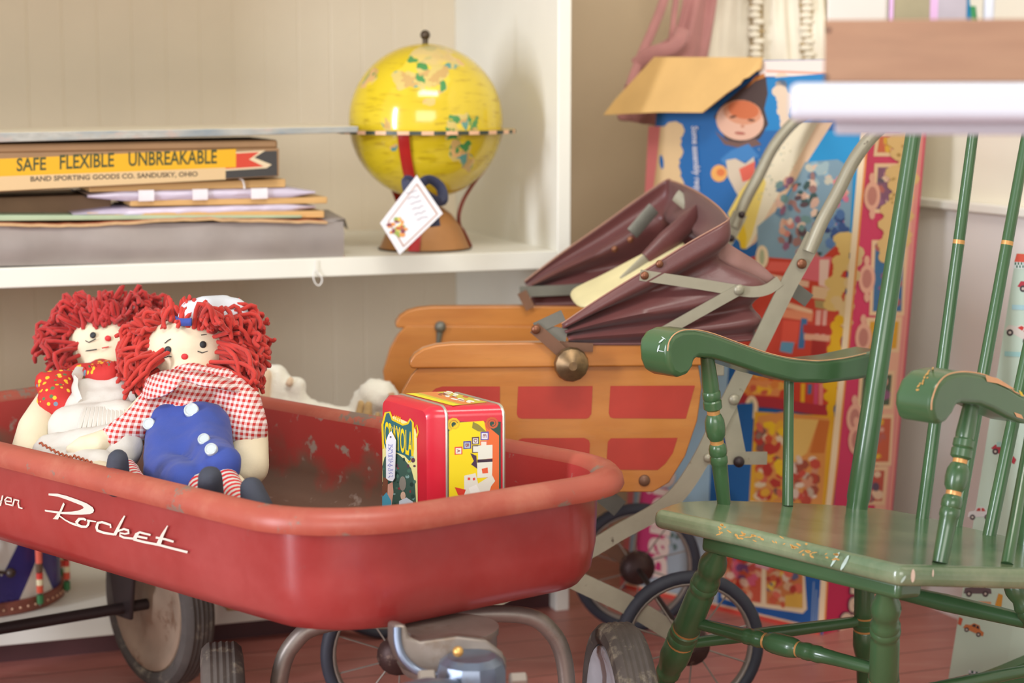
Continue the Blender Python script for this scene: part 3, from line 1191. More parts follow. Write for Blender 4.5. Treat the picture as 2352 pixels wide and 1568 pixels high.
# rear batten, placed where the far back leg leaves the seat
best = min((abs(proj(ba + bl * .07 + CS * t - sn * .02)[0] - 1998), t) for t in [i * .005 for i in range(30, 62)])[1]
bb = ba + CS * (best - .02)
mb = MB()
mb.prism([bb + bl * .03, bb + bl * .33, bb + bl * .33 + CS * .045, bb + bl * .03 + CS * .045], -sn * .02, 'green_paint')
mb.build('seat_batten', chair, bevel=.006, seg=3)
# arms
armF = [(1534, 806), (1537, 786), (1549, 768), (1570, 758), (1600, 757), (1640, 766), (1700, 788), (1760, 809), (1820, 823), (1880, 828), (1940, 822), (1990, 811), (2030, 802), (2024, 861), (1975, 872), (1900, 881), (1830, 879), (1760, 862), (1690, 838), (1640, 823), (1606, 821), (1597, 826), (1594, 842), (1582, 860), (1562, 867), (1545, 858), (1536, 834)]
armN = [(2140, 941), (2142, 916), (2155, 882), (2176, 861), (2203, 854), (2228, 854), (2264, 861), (2310, 882), (2352, 908), (2352, 973), (2318, 961), (2280, 941), (2253, 930), (2211, 926), (2199, 930), (2190, 950), (2176, 968), (2160, 977), (2147, 970)]
for pts, c, wd in ((armF, CF, .050), (armN, CN, .050)):
    pl = side(c)
    mb = MB()
    P2 = [pl.hit(*p) for p in pts]
    if c == CN:
        rear = [side(CF).hit(*p) + CL * (CN - CF) - UP * .010 for p in ((1900, 827), (1945, 822), (1990, 811), (2034, 802), (2028, 861), (1975, 872), (1900, 881))]
        P2 = P2[:9] + rear + P2[9:]
    mb.prism(P2, -CL * wd, 'green_paint')
    arm = mb.build('arm', chair, bevel=.006, seg=3, smooth=45)
    # worn edge where the paint has rubbed through to wood
    e = MB()
    k0 = crom(P2[0:12], 3)
    e.tube([p - CL * .0004 for p in k0], .0008, 'bare_wood', 5)
    e.build('worn_edge', arm)
    if c == CN:
        e = MB()
        e.poly([pl.hit(x, y, .0007) for x, y in ((2262, 862), (2290, 868), (2330, 893), (2318, 892), (2290, 880), (2266, 876))], 'bare_wood')
        e.poly([pl.hit(x, y, .0007) for x, y in ((2328, 946), (2345, 952), (2350, 962), (2334, 957))], 'bare_wood')
        e.poly([pl.hit(x, y, .0007) for x, y in ((2338, 895), (2346, 900), (2350, 910), (2344, 908))], '#d8b820')
        e.build('paint_chip', arm, smooth=0)
        arm_near = arm
    else:
        arm_far = arm


def sew(o, px, py):
    """point and normal of a part under a pixel"""
    bpy.context.view_layer.update()
    ok, p, n, _ = o.ray_cast(CAM, ray(px, py).normalized())
    return (p, n) if ok else None


def fleck(o, name, spots, m):
    mb = MB()
    for x, y, rx, ry, rot in spots:
        h = sew(o, x, y)
        if not h:
            continue
        p, n = h
        if n.dot(ray(x, y)) > 0:
            n = -n
        P = Pl(p + n * .0006, n)
        mb.poly([P.hit(*q) for q in ell2(x, y, rx, ry, 9, rot)], m)
    if mb.v:
        mb.build(name, o, smooth=0)


random.seed(9)
fleck(arm_near, 'stencil_flower', [(2106 + 34 * i / 11 + random.uniform(-3, 3), 896 - 50 * i / 11 + random.uniform(-4, 4), random.uniform(2, 6), random.uniform(1.2, 2.4), -.9 + random.uniform(-.4, .4)) for i in range(12)], 'gold_leaf')
fleck(arm_far, 'paint_chip', [(1519, 782, 8, 2, -.7), (1524, 776, 6, 1.2, .6), (1512, 800, 2, 9, .3), (1518, 806, 8, 1.2, .2)], '#b8c8c4')
fleck(seat, 'paint_chip', [(2097, 1322, 5, 16, .05), (2143, 1316, 2, 9, .05)], '#d8c4b0')
fleck(seat, 'paint_scratch', [(1918, 1284, 3, 20, .55), (1940, 1292, 4, 20, .5), (2030, 1338, 3, 8, .4), (2075, 1330, 3, 10, .6)], '#b8d0c4')
# arm posts, small spindles
pprof = [(0, 16), (.2, 20), (.23, 19), (.24, 21.5), (.28, 21.5), (.29, 19), (.30, 22), (.345, 22), (.355, 18), (.36, 15), (.385, 15), (.395, 18), (.43, 23), (.48, 24), (.53, 22), (.555, 17), (.56, 16), (.585, 16), (.595, 19), (.62, 21.5), (.655, 21), (.665, 19), (.68, 21), (.715, 21), (.725, 19), (.8, 18), (1, 16)]
pm = ['green_paint'] * 9 + ['gold_band'] + ['green_paint'] * 6 + ['gold_band'] + ['green_paint'] * 9


def turned(name, a, b, prof, m, k, ms=None, par=chair, n=22):
    mb = MB()
    mb.lathe(a, b, [(t, r * k) for t, r in prof], m, n=n, ms=ms)
    return mb.build(name, par, smooth=35)


turned('arm_post', side(CF - .025).hit(1624, 818), SEAT.hit(1663, 1157), pprof, 'green_paint', 2.33 / F, pm)
turned('arm_post', side(CN - .025).hit(2232, 922), SEAT.hit(2159, 1291), pprof, 'green_paint', 2.03 / F * 1.16, pm)
turned('spindle', side(CF - .025).hit(1812, 872), SEAT.hit(1809, 1161), [(0, 12.5), (.06, 12.5), (1, 13.5)], 'green_paint', 2.33 / F)
turned('spindle', side(CN - .025).hit(2368, 985), SEAT.hit(2313, 1295), [(0, 13), (1, 15)], 'green_paint', 2.03 / F)
# back: two posts, spindles between them, crest rail
base_f = SEAT.hit(1966, 1167)
pf = side(base_f.dot(CL))
tf = pf.hit(2122, 150)
mb = MB()
mb.lathe(base_f - UP * .01, tf, [(0, 23), (.02, 23.5), (.03, 25.5), (.2, 24.5), (.5, 21), (1, 15)], 'green_paint', n=20) if False else mb.lathe(base_f - UP * .01, tf, [(t, r * 2.4 / F) for t, r in [(0, 25), (.03, 25.5), (.04, 28), (.2, 26.5), (.5, 23), (1, 17)]], 'green_paint', n=20)
mb.build('back_post', chair, smooth=40)
shift = SEAT.hit(2359, 1249) - base_f
mb = MB()
mb.lathe(base_f + shift - UP * .01, tf + shift, [(t, r * 2.4 / F) for t, r in [(0, 25), (.03, 25.5), (.04, 28), (.2, 26.5), (.5, 23), (1, 17)]], 'green_paint', n=20)
mb.build('back_post', chair, smooth=40)
sp_top = []
for bx, by, tx, ty in ((2117, 1190, 2240, 270), (2193, 1207, 2366, 270), (2270, 1228, 2474, 270)):
    b = SEAT.hit(bx, by)
    pl = side(b.dot(CL))
    t_ = pl.hit(tx, ty)
    L_ = (t_ - b).length
    g1, g2 = .36 * 1.0, .70
    pr = [(0, 16), (.105, 16), (.111, 16.2), (.117, 16), (.68, 14.4), (.69, 14.6), (.70, 14.4), (1, 13)]
    turned('back_spindle', b - UP * .008, t_, pr, 'green_paint', 2.3 / F, ['green_paint', 'green_paint', 'green_paint', 'green_paint', 'green_paint', 'gold_band', 'green_paint'])
    sp_top.append(t_)
mb = MB()
P = crom([tf - CL * .02, sp_top[0] + UP * .03, sp_top[1] + UP * .04, sp_top[2] + UP * .03, tf + shift + CL * .02], 5)
mb.grid([[p - UP * .03 for p in P], [p + UP * .05 for p in P]], 'green_paint')
mb.build('crest_rail', chair, solid=.018, bevel=.004)
# legs
lprof = [(0, 17), (.03, 20), (.06, 27), (.085, 30), (.11, 28), (.13, 24), (.15, 27), (.165, 30), (.18, 28), (.19, 31), (.205, 30), (.215, 27), (.23, 27), (.24, 29), (.4, 29.5), (.425, 31), (.43, 29.5), (.44, 29.5), (.445, 32), (.47, 31), (.475, 33), (.50, 33), (.505, 30), (.515, 30), (.52, 32), (.60, 33), (.65, 28), (.67, 25), (.68, 27), (.70, 27), (.71, 23), (1, 18)]
lm = ['green_paint'] * 16 + ['gold_band'] + ['green_paint'] * 5 + ['gold_band'] + ['green_paint'] * 8
legs = {}
za = .345
L1a, L1b = ba + bl * .064 + CS * .02 - sn * .017, onz(1488, 1655, .045)
L2a, L2b = ba + bl * .317 + CS * .02 - sn * .017, onz(2022, 1800, .045)
turned('leg', L1a, L1b, lprof, 'green_paint', 2.36 / F * 1.1, lm)
turned('leg', L2a, L2b, lprof, 'green_paint', 2.1 / F * 1.2, lm)
L3a = bb + bl * .07 + CS * .02 - sn * .017
L4a = bb + bl * .29 + CS * .02 - sn * .017
yy = 1500
while side(-1.515).hit(1984, yy).z > .052:
    yy += 2
L3b = side(-1.515).hit(1984, yy)
L4b = L2b + (L3b - L1b)
turned('leg', L3a, L3b, lprof, 'green_paint', 2.36 / F * .85, lm)
turned('leg', L4a, L4b, lprof, 'green_paint', 2.1 / F, lm)
# stretchers
sprof = [(0, 12), (.22, 14.5), (.30, 16), (.31, 18), (.335, 18), (.345, 16.5), (.36, 18.5), (.385, 18.5), (.395, 16.5), (.41, 17), (.42, 16.5), (.43, 20), (.46, 22.5), (.5, 23), (.54, 22.5), (.57, 20), (.58, 16.5), (.59, 17), (.605, 16.5), (.615, 18.5), (.64, 18.5), (.655, 16.5), (.665, 18), (.69, 18), (.70, 16), (.78, 14.5), (1, 12)]
sm = ['green_paint'] * 9 + ['gold_band'] + ['green_paint'] * 6 + ['gold_band'] + ['green_paint'] * 9
turned('stretcher', L1a.lerp(L1b, .395), L2a.lerp(L2b, .395), sprof, 'green_paint', 2.25 / F * 1.12, sm)
turned('stretcher', L1a.lerp(L1b, .53), L3a.lerp(L3b, .46), [(0, 12), (.5, 16), (1, 13)], 'green_paint', 2.4 / F)
turned('stretcher', L2a.lerp(L2b, .53), L4a.lerp(L4b, .46), [(0, 12), (.5, 16), (1, 13)], 'green_paint', 2.2 / F)
turned('stretcher', L3a.lerp(L3b, .25), L4a.lerp(L4b, .25), [(0, 15), (.5, 21), (1, 17)], 'green_paint', 2.4 / F)
# rockers
for a, b in ((L1b, L3b), (L2b, L4b)):
    d = (b - a)
    d.z = 0
    d.normalize()
    r_n = V((-d.y, d.x, 0))
    Lr = (b - a).length
    pa_, tp, bt = [], [], []
    for i in range(15):
        q = -.14 + (.14 + Lr + .24) * i / 14
        zz = .004 + .42 * (q - Lr * .45) ** 2 + max(0, q - Lr) * .10
        tp.append(a + d * q + UP * (zz + .034 - a.z))
        bt.append(a + d * q + UP * (zz - a.z))
    mb = MB()
    f0 = [p - r_n * .012 for p in tp] + [p - r_n * .012 for p in reversed(bt)]
    mb.grid([[p - r_n * .012 for p in tp], [p + r_n * .012 for p in tp], [p + r_n * .012 for p in bt], [p - r_n * .012 for p in bt], [p - r_n * .012 for p in tp]], 'green_paint')
    for e in (0, -1):
        mb.poly([tp[e] - r_n * .012, tp[e] + r_n * .012, bt[e] + r_n * .012, bt[e] - r_n * .012], 'green_paint')
    mb.build('rocker', chair, smooth=40)
# ---------------------------------------------------------------- globe on the shelf
mat('tin_brown', (168, 116, 66), .45, var=.12, scale=20, wear=((120, 76, 48), 12, .55, .75))
mat('globe_red', (168, 34, 30), .35, var=.1, scale=20)
mat('ring_dark', (52, 62, 52), .4)
mat('ring_peach', (222, 176, 140), .4)
mat('ring_top', (196, 170, 92), .4, var=.1)
mat('finial', (72, 60, 46), .4, metal=.6)
mat('navy_ribbon', (44, 48, 76), .6, var=.1, sheen=.2)
GZ = 3.165
gc = at(978, 279, GZ)
gr = 177 * GZ / F


def globe_mat():
    k = NT('globe_map')
    g = k.n('ShaderNodeNewGeometry')
    nz = k.n('ShaderNodeTexNoise')
    nz.inputs['Scale'].default_value = 30
    nz.inputs['Detail'].default_value = 4
    k.l(g.outputs['Position'], nz.inputs['Vector'])
    wob = k.n('ShaderNodeVectorMath', operation='MULTIPLY_ADD')
    k.l(nz.outputs['Color'], wob.inputs[0])
    wob.inputs[1].default_value = (.05, .05, .05)
    k.l(g.outputs['Position'], wob.inputs[2])
    vo = k.n('ShaderNodeTexVoronoi')
    vo.inputs['Scale'].default_value = 62
    k.l(wob.outputs[0], vo.inputs['Vector'])
    pal = k.n('ShaderNodeValToRGB')
    pal.color_ramp.interpolation = 'CONSTANT'
    sx = k.n('ShaderNodeSeparateColor')
    k.l(vo.outputs['Color'], sx.inputs[0])
    k.l(sx.outputs[0], pal.inputs[0])
    cs = [(0, (206, 184, 108)), (.42, (222, 196, 60)), (.6, (74, 140, 78)), (.72, (196, 160, 96)), (.84, (96, 150, 140)), (.93, (214, 170, 110))]
    el = pal.color_ramp.elements
    while len(el) < len(cs):
        el.new(.5)
    for e, (p, c) in zip(el, cs):
        e.position = p
        e.color = rgb(c)

    def mask(px, py, R, front=True):
        v = ray(px, py).normalized()
        oc = CAM - gc
        b = v.dot(oc)
        d = max(b * b - oc.dot(oc) + gr * gr, 0)
        p = CAM + v * (-b - math.sqrt(d))
        x = k.n('ShaderNodeVectorMath', operation='DISTANCE')
        k.l(wob.outputs[0], x.inputs[0])
        x.inputs[1].default_value = p + V((.025, .025, .025))
        return k.math('LESS_THAN', x.outputs['Value'], R)
    land = mask(1000, 130, .040)
    for a in ((965, 160, .034), (930, 175, .022), (1000, 185, .026), (1062, 285, .020), (1040, 300, .016), (1060, 345, .020), (1070, 375, .016), (890, 285, .012), (990, 240, .008), (1095, 290, .010), (900, 330, .008), (850, 180, .02), (1120, 160, .018)):
        land = k.math('MAXIMUM', land, mask(*a))
    n2 = k.noise(9, 5)
    lines = k.noise(26, 3, k.pos((1, 1, 6)))
    sea = k.mix(k.ramp(n2, .3, .7), rgb((206, 178, 18)), rgb((218, 194, 46)))
    sea = k.mix(k.ramp(lines, .56, .68), sea, rgb((186, 158, 30)))
    north = mask(1000, 120, .034)
    c = k.mix(land, sea, pal.outputs[0])
    c = k.mix(k.math('MULTIPLY', north, .75), c, rgb((212, 186, 124)))
    k.col(c)
    k.b.inputs['Roughness'].default_value = .16
    k.b.inputs['Coat Weight'].default_value = .4


globe_mat()
gl = thing('globe', 'yellow toy globe on a brown tin stand at the right end of the shelf', 'globe', V((gc.x, gc.y, zT)))
mb = MB()
mb.ball(gc, gr, 'globe_map', nu=56, nv=36)
mb.build('sphere', gl)
mb = MB()
mb.tube([gc + UP * (gr - .002), gc + UP * (gr + .008)], .005, 'finial', 10)
mb.ball(gc + UP * (gr + .014), .0085, 'finial')
mb.build('finial', gl)
rz = gc.z - 21 * GZ / F
ro, ri = 207 * GZ / F, gr * 1.01
mb = MB()
n = 96
cr_ = lambda r, z: [V((gc.x + r * math.cos(2 * PI * i / n), gc.y + r * math.sin(2 * PI * i / n), z)) for i in range(n)]
rows = [cr_(ri, rz - .0035), cr_(ro, rz - .0035), cr_(ro, rz + .0025), cr_(ri, rz + .0025), cr_(ri, rz - .0035)]
mb.grid(rows, lambda i, j: ('ring_dark' if (j // 2) % 2 else 'ring_peach') if i == 1 else 'ring_top', closed=True)
mb.build('horizon_ring', gl, smooth=30)
mb = MB()
cb = V((gc.x - .003, gc.y, zT))
mb.lathe(cb, cb + UP * .075, [(0, .0785), (.03, .0785), (.06, .076), (.5, .062), (.8, .045), (.95, .030), (1, .004)], 'tin_brown', n=32)
mb.build('base', gl, smooth=40)
mb = MB()
mb.lathe(cb, cb + UP * .003, [(0, .080), (1, .080)], 'finial', n=32)
mb.build('base_rim', gl)
for az in (-1.80, .36, 2.40):
    d = V((math.cos(az), math.sin(az), 0))
    t = V((-d.y, d.x, 0))
    pr = [(gr + .0045, rz - gc.z - .004), (gr + .002, -.03), (gr * .95, -.052), (gr * .82, -.080), (gr * .64, -.108), (.066, -.135), (.058, -.16), (.060, -.178), (.066, zT + .03 - gc.z), (.0795, zT + .002 - gc.z)]
    P = crom([gc + d * r + UP * z for r, z in pr], 4)
    mb = MB()
    mb.tube(P, .0098, 'globe_red', 8, flat=(d + UP * .3, .16))
    mb.build('leg', gl, smooth=60)
# gift tag and its navy bow
CARD = [(957, 402), (1017, 490), (918, 585), (873, 512)]
zc = [3.01, 2.99, 2.975, 2.995]
cp = [at(x, y, z) for (x, y), z in zip(CARD, zc)]
CP = Pl(cp[0], (cp[1] - cp[0]).cross(cp[3] - cp[0]))
if CP.n.dot(-cp[0]) < 0:
    CP = Pl(cp[0], -CP.n)
mb = MB()
mb.prism([CP.hit(*p) for p in CARD], -CP.n * .0009, '#d6d2d4')
card = mb.build('gift_tag', None, smooth=0)
tag(card, 'white diamond gift tag with a fruit picture tied below the yellow globe', 'gift tag')
mb = MB()
sh_ = lambda f: [(945 + (x - 941) * f - 0, 497 + (y - 497) * f) for x, y in CARD]
o_, i_ = sh_(.80), sh_(.76)
for j in range(4):
    a, b, c, d = o_[j], o_[(j + 1) % 4], i_[(j + 1) % 4], i_[j]
    mb.poly([CP.hit(x, y, .0006) for x, y in (a, b, c, d)], '#a8785a')
random.seed(3)
for i in range(26):
    x, y = 914 + max(-20, min(20, random.gauss(0, 10))), 522 + max(-18, min(18, random.gauss(0, 10)))
    mb.poly([CP.hit(*p, .0007 + i * .00001) for p in ell2(x, y, random.uniform(3, 7), random.uniform(3, 6), 8)], random.choice(['#c8b850', '#b0542c', '#7a2f3c', '#8a9a40', '#d88a40', '#d8c870']))
for i in range(6):
    x, y = 940 + i * 7, 445 + i * 10
    mb.stroke(CP, [(x + j * 5.2 - 8 - i * 2, y + j * -1.5 + random.uniform(-3, 3) + i * 2) for j in range(6)], 1.3, '#8a8a98', .0009)
mb.build('printing', card, smooth=0)
bw = thing('ribbon_bow', 'navy blue ribbon bow behind the white gift tag on the globe', 'ribbon', at(985, 440, 3.03))
for pts in ([(960, 428, 3.025), (935, 412, 3.02), (940, 440, 3.02), (962, 432, 3.022)], [(960, 428, 3.03), (985, 412, 3.03), (1012, 430, 3.035), (1016, 462, 3.035), (990, 455, 3.03), (962, 432, 3.03)], [(962, 432, 3.03), (990, 470, 3.035), (1000, 520, 3.04)]):
    mb = MB()
    mb.tube(crom([at(*p) for p in pts], 6), .0085, 'navy_ribbon', 8, flat=((0, 1, .5), .16))
    mb.build('ribbon_loop', bw, smooth=60)

# ---------------------------------------------------------------- pile of games on the shelf
mat('grey_wrap', (148, 138, 132), .4, var=.14, scale=8, bump=.1, bscale=14, wear=((190, 186, 180), 5, .6, .8))
mat('box_red', (178, 50, 36), .4, var=.08)
mat('orange_card', (214, 124, 88), .5, var=.1, scale=30)
mat('raw_card', (196, 160, 116), .75, var=.12, scale=60)
mat('green_card', (164, 184, 152), .4, var=.1)
mat('puzzle_wood', (206, 164, 104), .5, var=.08, scale=10, stretch=(1, 1, 12))
mat('lilac_film', (206, 196, 214), .18, var=.1, scale=16, coat=.5)
mat('tape', (226, 220, 224), .25, coat=.3)
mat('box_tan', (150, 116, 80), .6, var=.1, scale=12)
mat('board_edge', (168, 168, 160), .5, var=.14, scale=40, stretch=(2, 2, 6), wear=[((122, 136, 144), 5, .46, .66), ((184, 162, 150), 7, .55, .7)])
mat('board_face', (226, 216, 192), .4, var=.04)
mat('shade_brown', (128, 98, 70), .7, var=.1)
mat('string_white', (238, 236, 230), .6)


def slab(name, label, cat, q, back, depth, m, mtop=None, group=None, bevel=.0015, root=None):
    """box whose front is the pixel quad q (bl, br, tr, tl) set back from the shelf edge"""
    pl = FRONT.off(-back)
    P = [pl.hit(*p) for p in q]
    mb = MB()
    D = W * depth
    mb.add(P + [p + D for p in P], [(0, 1, 2, 3), (7, 6, 5, 4), (0, 4, 5, 1), (1, 5, 6, 2), (2, 6, 7, 3), (3, 7, 4, 0)], [m, m, m, m, mtop or m, m])
    o = mb.build(name, root, smooth=0, bevel=bevel)
    if root is None:
        tag(o, label, cat, group)
    return o, pl


# grey wrapped box at the bottom: crumpled film over a red-edged box
pl = FRONT.off(-.012)
g_ = thing('game_box', 'large flat game box in torn grey wrap with red bottom edge, lowest of the pile', 'game box', pl.hit(400, 605))
mb = MB()
rows = []
random.seed(6)
nx = 60
for j, f_ in enumerate((0, .12, .3, .5, .7, .88, 1)):
    r = []
    for i in range(nx + 1):
        x = -260 + 1048 * i / nx
        yb = 611 - 16 * (x / 790)
        yt = 517 - 9 * (x / 790)
        p = pl.hit(x, yb + (yt - yb) * f_)
        p += W * (.004 * noise.noise(p * 14) + .003 * noise.noise(V((p.x * 9, j * 1.7, 3))) - (.006 * math.sin(PI * f_)))
        r.append(p)
    rows.append(r)
rows.append([p + W * .30 for p in rows[-1]])
mb.grid(rows, 'grey_wrap')
mb.grid([[r[-1] for r in rows[:7]], [r[-1] + W * .30 + UP * 0 for r in rows[:7]]], 'grey_wrap')
mb.poly([rows[0][0], rows[0][-1], rows[0][-1] + W * .3, rows[0][0] + W * .3], 'grey_wrap')
mb.build('wrapping', g_, smooth=70)
mb = MB()
mb.prism([pl.hit(350, 606, .0015), pl.hit(791, 599, .0015), pl.hit(791, 588, .0015), pl.hit(640, 597, .0015), pl.hit(350, 605, .0015)], W * .012, 'box_red')
mb.build('box_edge', g_, smooth=0)
mb = MB()
mb.grid([[pl.hit(740, 512, .002), pl.hit(792, 503, .002), pl.hit(818, 531, -.05)], [pl.hit(745, 497, -.12), pl.hit(795, 492, -.12), pl.hit(800, 510, -.12)]], 'grey_wrap')
mb.build('loose_film', g_, smooth=70, solid=.001)
# torn orange card
pl2 = FRONT.off(-.004)
mb = MB()
e_ = []
xs = [i * 22 - 260 for i in range(47)]
for x in xs:
    yy = 515 + 7 * math.sin(x / 120 + .5) * (1 if x < 500 else .6) + random.uniform(-1.2, 1.2) - 3 * x / 790
    e_.append(pl2.hit(x, yy))
mb.grid([e_, [p + UP * .0045 for p in e_], [p + UP * .0045 + W * .26 for p in e_], [p + W * .26 for p in e_], e_], lambda i, j: 'raw_card' if i == 0 else 'orange_card')
mb.poly([e_[-1], e_[-1] + W * .26, e_[-1] + W * .26 + UP * .0045, e_[-1] + UP * .0045], 'raw_card')
tag(mb.build('card_sheet', None, smooth=40), 'torn orange cardboard sheet lying on the grey wrapped game box', 'cardboard')
slab('game_board', 'thin pale green game board between orange card and wooden puzzles', 'game board', [(-260, 510), (694, 500.5), (694, 494.5), (-260, 494)], .02, .24, 'green_card')
slab('puzzle_tray', 'lowest bare wooden puzzle tray under the lilac film packet', 'puzzle', [(200, 505), (745, 500), (745, 484), (200, 488)], .025, .22, 'puzzle_wood', group='wooden puzzle trays in the pile')


def film(name, label, P, taps, back):
    t = thing(name, label, 'puzzle', FRONT.off(-back).hit(450, 470), 'wooden puzzle trays in the pile')
    pl = FRONT.off(-back)
    x0, x1, yb0, yb1, yt0, yt1 = P
    mb = MB()
    r = []
    for f_, o in ((0, .0), (.25, -.004), (.5, -.006), (.8, -.003), (1, .004)):
        rr = []
        for i in range(31):
            q = i / 30
            sq = min(1, q * 6, (1 - q) * 9)
            yb, yt = yb0 + (yb1 - yb0) * q, yt0 + (yt1 - yt0) * q
            ym = (yb + yt) / 2
            y = ym + (yb + (yt - yb) * f_ - ym) * (.25 + .75 * sq)
            p = pl.hit(x0 + (x1 - x0) * q, y, 0)
            rr.append(p + W * (o + .003 * noise.noise(V((q * 14, f_ * 3, x0)))))
        r.append(rr)
    r.append([p + W * .2 for p in r[-1]])
    r.append([p + W * .2 for p in r[0]])
    r.append(r[0])
    mb.grid(r, 'lilac_film')
    mb.build('film_wrap', t, smooth=70)
    for a, b in taps:
        q = (a - x0) / (x1 - x0)
        q2 = (b - x0) / (x1 - x0)
        ya, yb_ = yb0 + (yb1 - yb0) * q, yt0 + (yt1 - yt0) * q
        mb = MB()
        mb.grid([[pl.hit(a, ya + 1, .009), pl.hit(b, ya, .009)], [pl.hit(a, (ya + yb_) / 2, .010), pl.hit(b, (ya + yb_) / 2, .010)], [pl.hit(a, yb_, .007), pl.hit(b, yb_ - 1, .007)]], 'tape')
        mb.build('tape_strip', t, smooth=60)
    return t


slab('gap_filler', 'brown block added to darken the shadowed gap under the yellow lettered box', 'box', [(-260, 505), (255, 496), (255, 446), (-260, 462)], .09, .2, 'shade_brown')  # added filler, its brown stands in for shadow in the gap
film('puzzle_packet', 'crumpled lilac film packet between two bare wooden puzzle trays', (165, 724, 503, 484, 482, 466), (), .03)
slab('puzzle_tray', 'bare wooden puzzle tray between the two lilac film packets', 'puzzle', [(300, 474), (752, 467), (752, 452), (300, 460)], .03, .2, 'puzzle_wood', group='wooden puzzle trays in the pile')
film('puzzle_packet', 'lilac film packet held with three strips of clear tape', (200, 723, 463, 452, 438, 430), ((316, 352), (440, 475), (574, 612)), .03)
o, pl = slab('puzzle_tray', 'topmost bare wooden puzzle tray, tied with white string', 'puzzle', [(205, 441), (656, 430), (656, 411), (205, 424)], .03, .2, 'puzzle_wood', group='wooden puzzle trays in the pile')
mb = MB()
mb.tube(crom([pl.hit(548, 409, .002), pl.hit(556, 413, .004), pl.hit(560, 425, .003), pl.hit(561, 433, .002)], 5), .0016, 'string_white', 6)
mb.build('string', o)
# yellow lettered box
bx = thing('game_box', 'tan game box with yellow lettered strip and red pennant', 'game box', FRONT.off(-.012).hit(300, 425))
bq = [(-260, 455), (641, 405), (641, 340), (-260, 356)]
o, pl = slab('box_base', '', '', bq, .012, .22, 'box_tan', root=bx)
mb = MB()
n_ = 0
lq = [pl.hit(*p) + W * 0 for p in ((-260, 357), (638, 341))]
mb.prism([lq[0] - W * .001, lq[1] - W * .001, lq[1] + W * .2 + UP * .0, lq[0] + W * .2], UP * .014, 'box_tan')
mb.build('lid', bx, bevel=.004)
mb = MB()
ink(pl, [(-255, 380), (636, 346), (637, 403), (-255, 452)], '#3c3a38')
ink(pl, [(518, 350), (610, 345), (584, 362), (624, 378), (612, 386), (518, 392)], '#d8c4a0')
ink(pl, [(515, 354), (596, 349), (572, 366), (606, 382), (515, 388)], '#c8402a')
ink(pl, [(-255, 375), (542, 342), (542, 384), (-255, 420)], '#e0a810')
ink(pl, [(-255, 420), (4, 405), (518, 385), (518, 412), (4, 438), (-255, 452)], '#d4b688')


def line(body, x0, y0, x1, y1, h, c, bold=.02):
    global n_
    n_ += 1
    q = lambda x, y: pl.hit(x, y, .0004 + n_ * .000006)
    mb.text(body, (q(x0, y0), q(x1, y1), q(x0, y0 - h)), c, bold)


line('SAFE', 38, 394, 106, 391, 31, '#3a4420')
line('FLEXIBLE', 137, 389, 262, 383, 33, '#3a4420')
line('UNBREAKABLE', 295, 382, 498, 376, 33, '#3a4420')
line('BAND SPORTING GOODS CO. SANDUSKY, OHIO', 70, 419, 454, 407, 14, '#4c4030', .03)
mb.build('box_print', o, smooth=0)
# flat board on top
slab('game_board', 'long flat game board with worn blue edge on top of the pile', 'game board', [(-260, 334), (822, 304), (824, 290), (-260, 309)], .0, .26, 'board_edge', 'board_face')
# loop of string hanging from the shelf edge
mb = MB()
lp = [(722, 597), (722, 615), (718, 632), (722, 648), (731, 655), (738, 646), (737, 636), (730, 628), (724, 618)]
mb.tube(crom([FRONT.hit(x, y, .004) for x, y in lp], 5), .0011, 'string_white', 6)
tag(mb.build('string_loop'), 'small loop of white string hanging from the shelf edge', 'string')

# ---------------------------------------------------------------- toy drum in the lower compartment
mat('drum_white', (226, 222, 212), .4, var=.04)
mat('drum_blue', (58, 50, 120), .4, var=.08)
mat('drum_rim', (128, 70, 56), .5, var=.12, scale=30)
mat('stick_dark', (60, 44, 36), .4)
zb = zB + .035
dcx = onz(-40, 1372, zb)
dr_ = .125
dh = .15
drum = thing('toy_drum', 'white toy drum with blue zigzag bands under the shelf', 'drum', dcx)
mb = MB()
nn = 48
rows = [[dcx + V((dr_ * math.cos(2 * PI * i / nn), dr_ * math.sin(2 * PI * i / nn), z)) for i in range(nn)] for z in (.012, .05, .09, dh - .012)]
mb.grid(rows, 'drum_white', closed=True)
for i in range(6):
    a0 = 2 * PI * (i / 6)
    for (z0, z1) in ((.02, dh - .02),):
        for s_ in (0, 1):
            A = a0 + (PI / 6) * s_
            B = a0 + (PI / 6) * (1 + s_)
            za_, zb_ = (z0, z1) if s_ == 0 else (z1, z0)
            w2 = PI / 15
            q = []
            for k_ in range(5):
                t = k_ / 4
                q.append((A + (B - A) * t, za_ + (zb_ - za_) * t))
            G_ = [[dcx + V((1.008 * dr_ * math.cos(x + w2 * o_), 1.008 * dr_ * math.sin(x + w2 * o_), z)) for x, z in q] for o_ in (-1, -.6, -.2, .2, .6, 1)]
            mb.grid(G_, 'drum_blue')
mb.build('shell', drum, smooth=50)
for z in (.0, dh - .022):
    mb = MB()
    mb.lathe(dcx + UP * z, dcx + UP * (z + .022), [(0, dr_ + .004), (.1, dr_ + .007), (.9, dr_ + .007), (1, dr_ + .004)], 'drum_rim', n=48)
    for i in range(60):
        a_ = 2 * PI * i / 60
        mb.ball(dcx + V(((dr_ + .007) * math.cos(a_), (dr_ + .007) * math.sin(a_), z + .011)), .002, 'ring_peach', nu=5, nv=4)
    mb.build('rim', drum)
bead = [('#2e6a3a', .0, .014), ('#c8482c', .018, .030), ('#d8c8a0', .030, .040), ('#c83428', .040, .050), ('#58402c', .052, .066), ('#d8604a', .066, .1)]
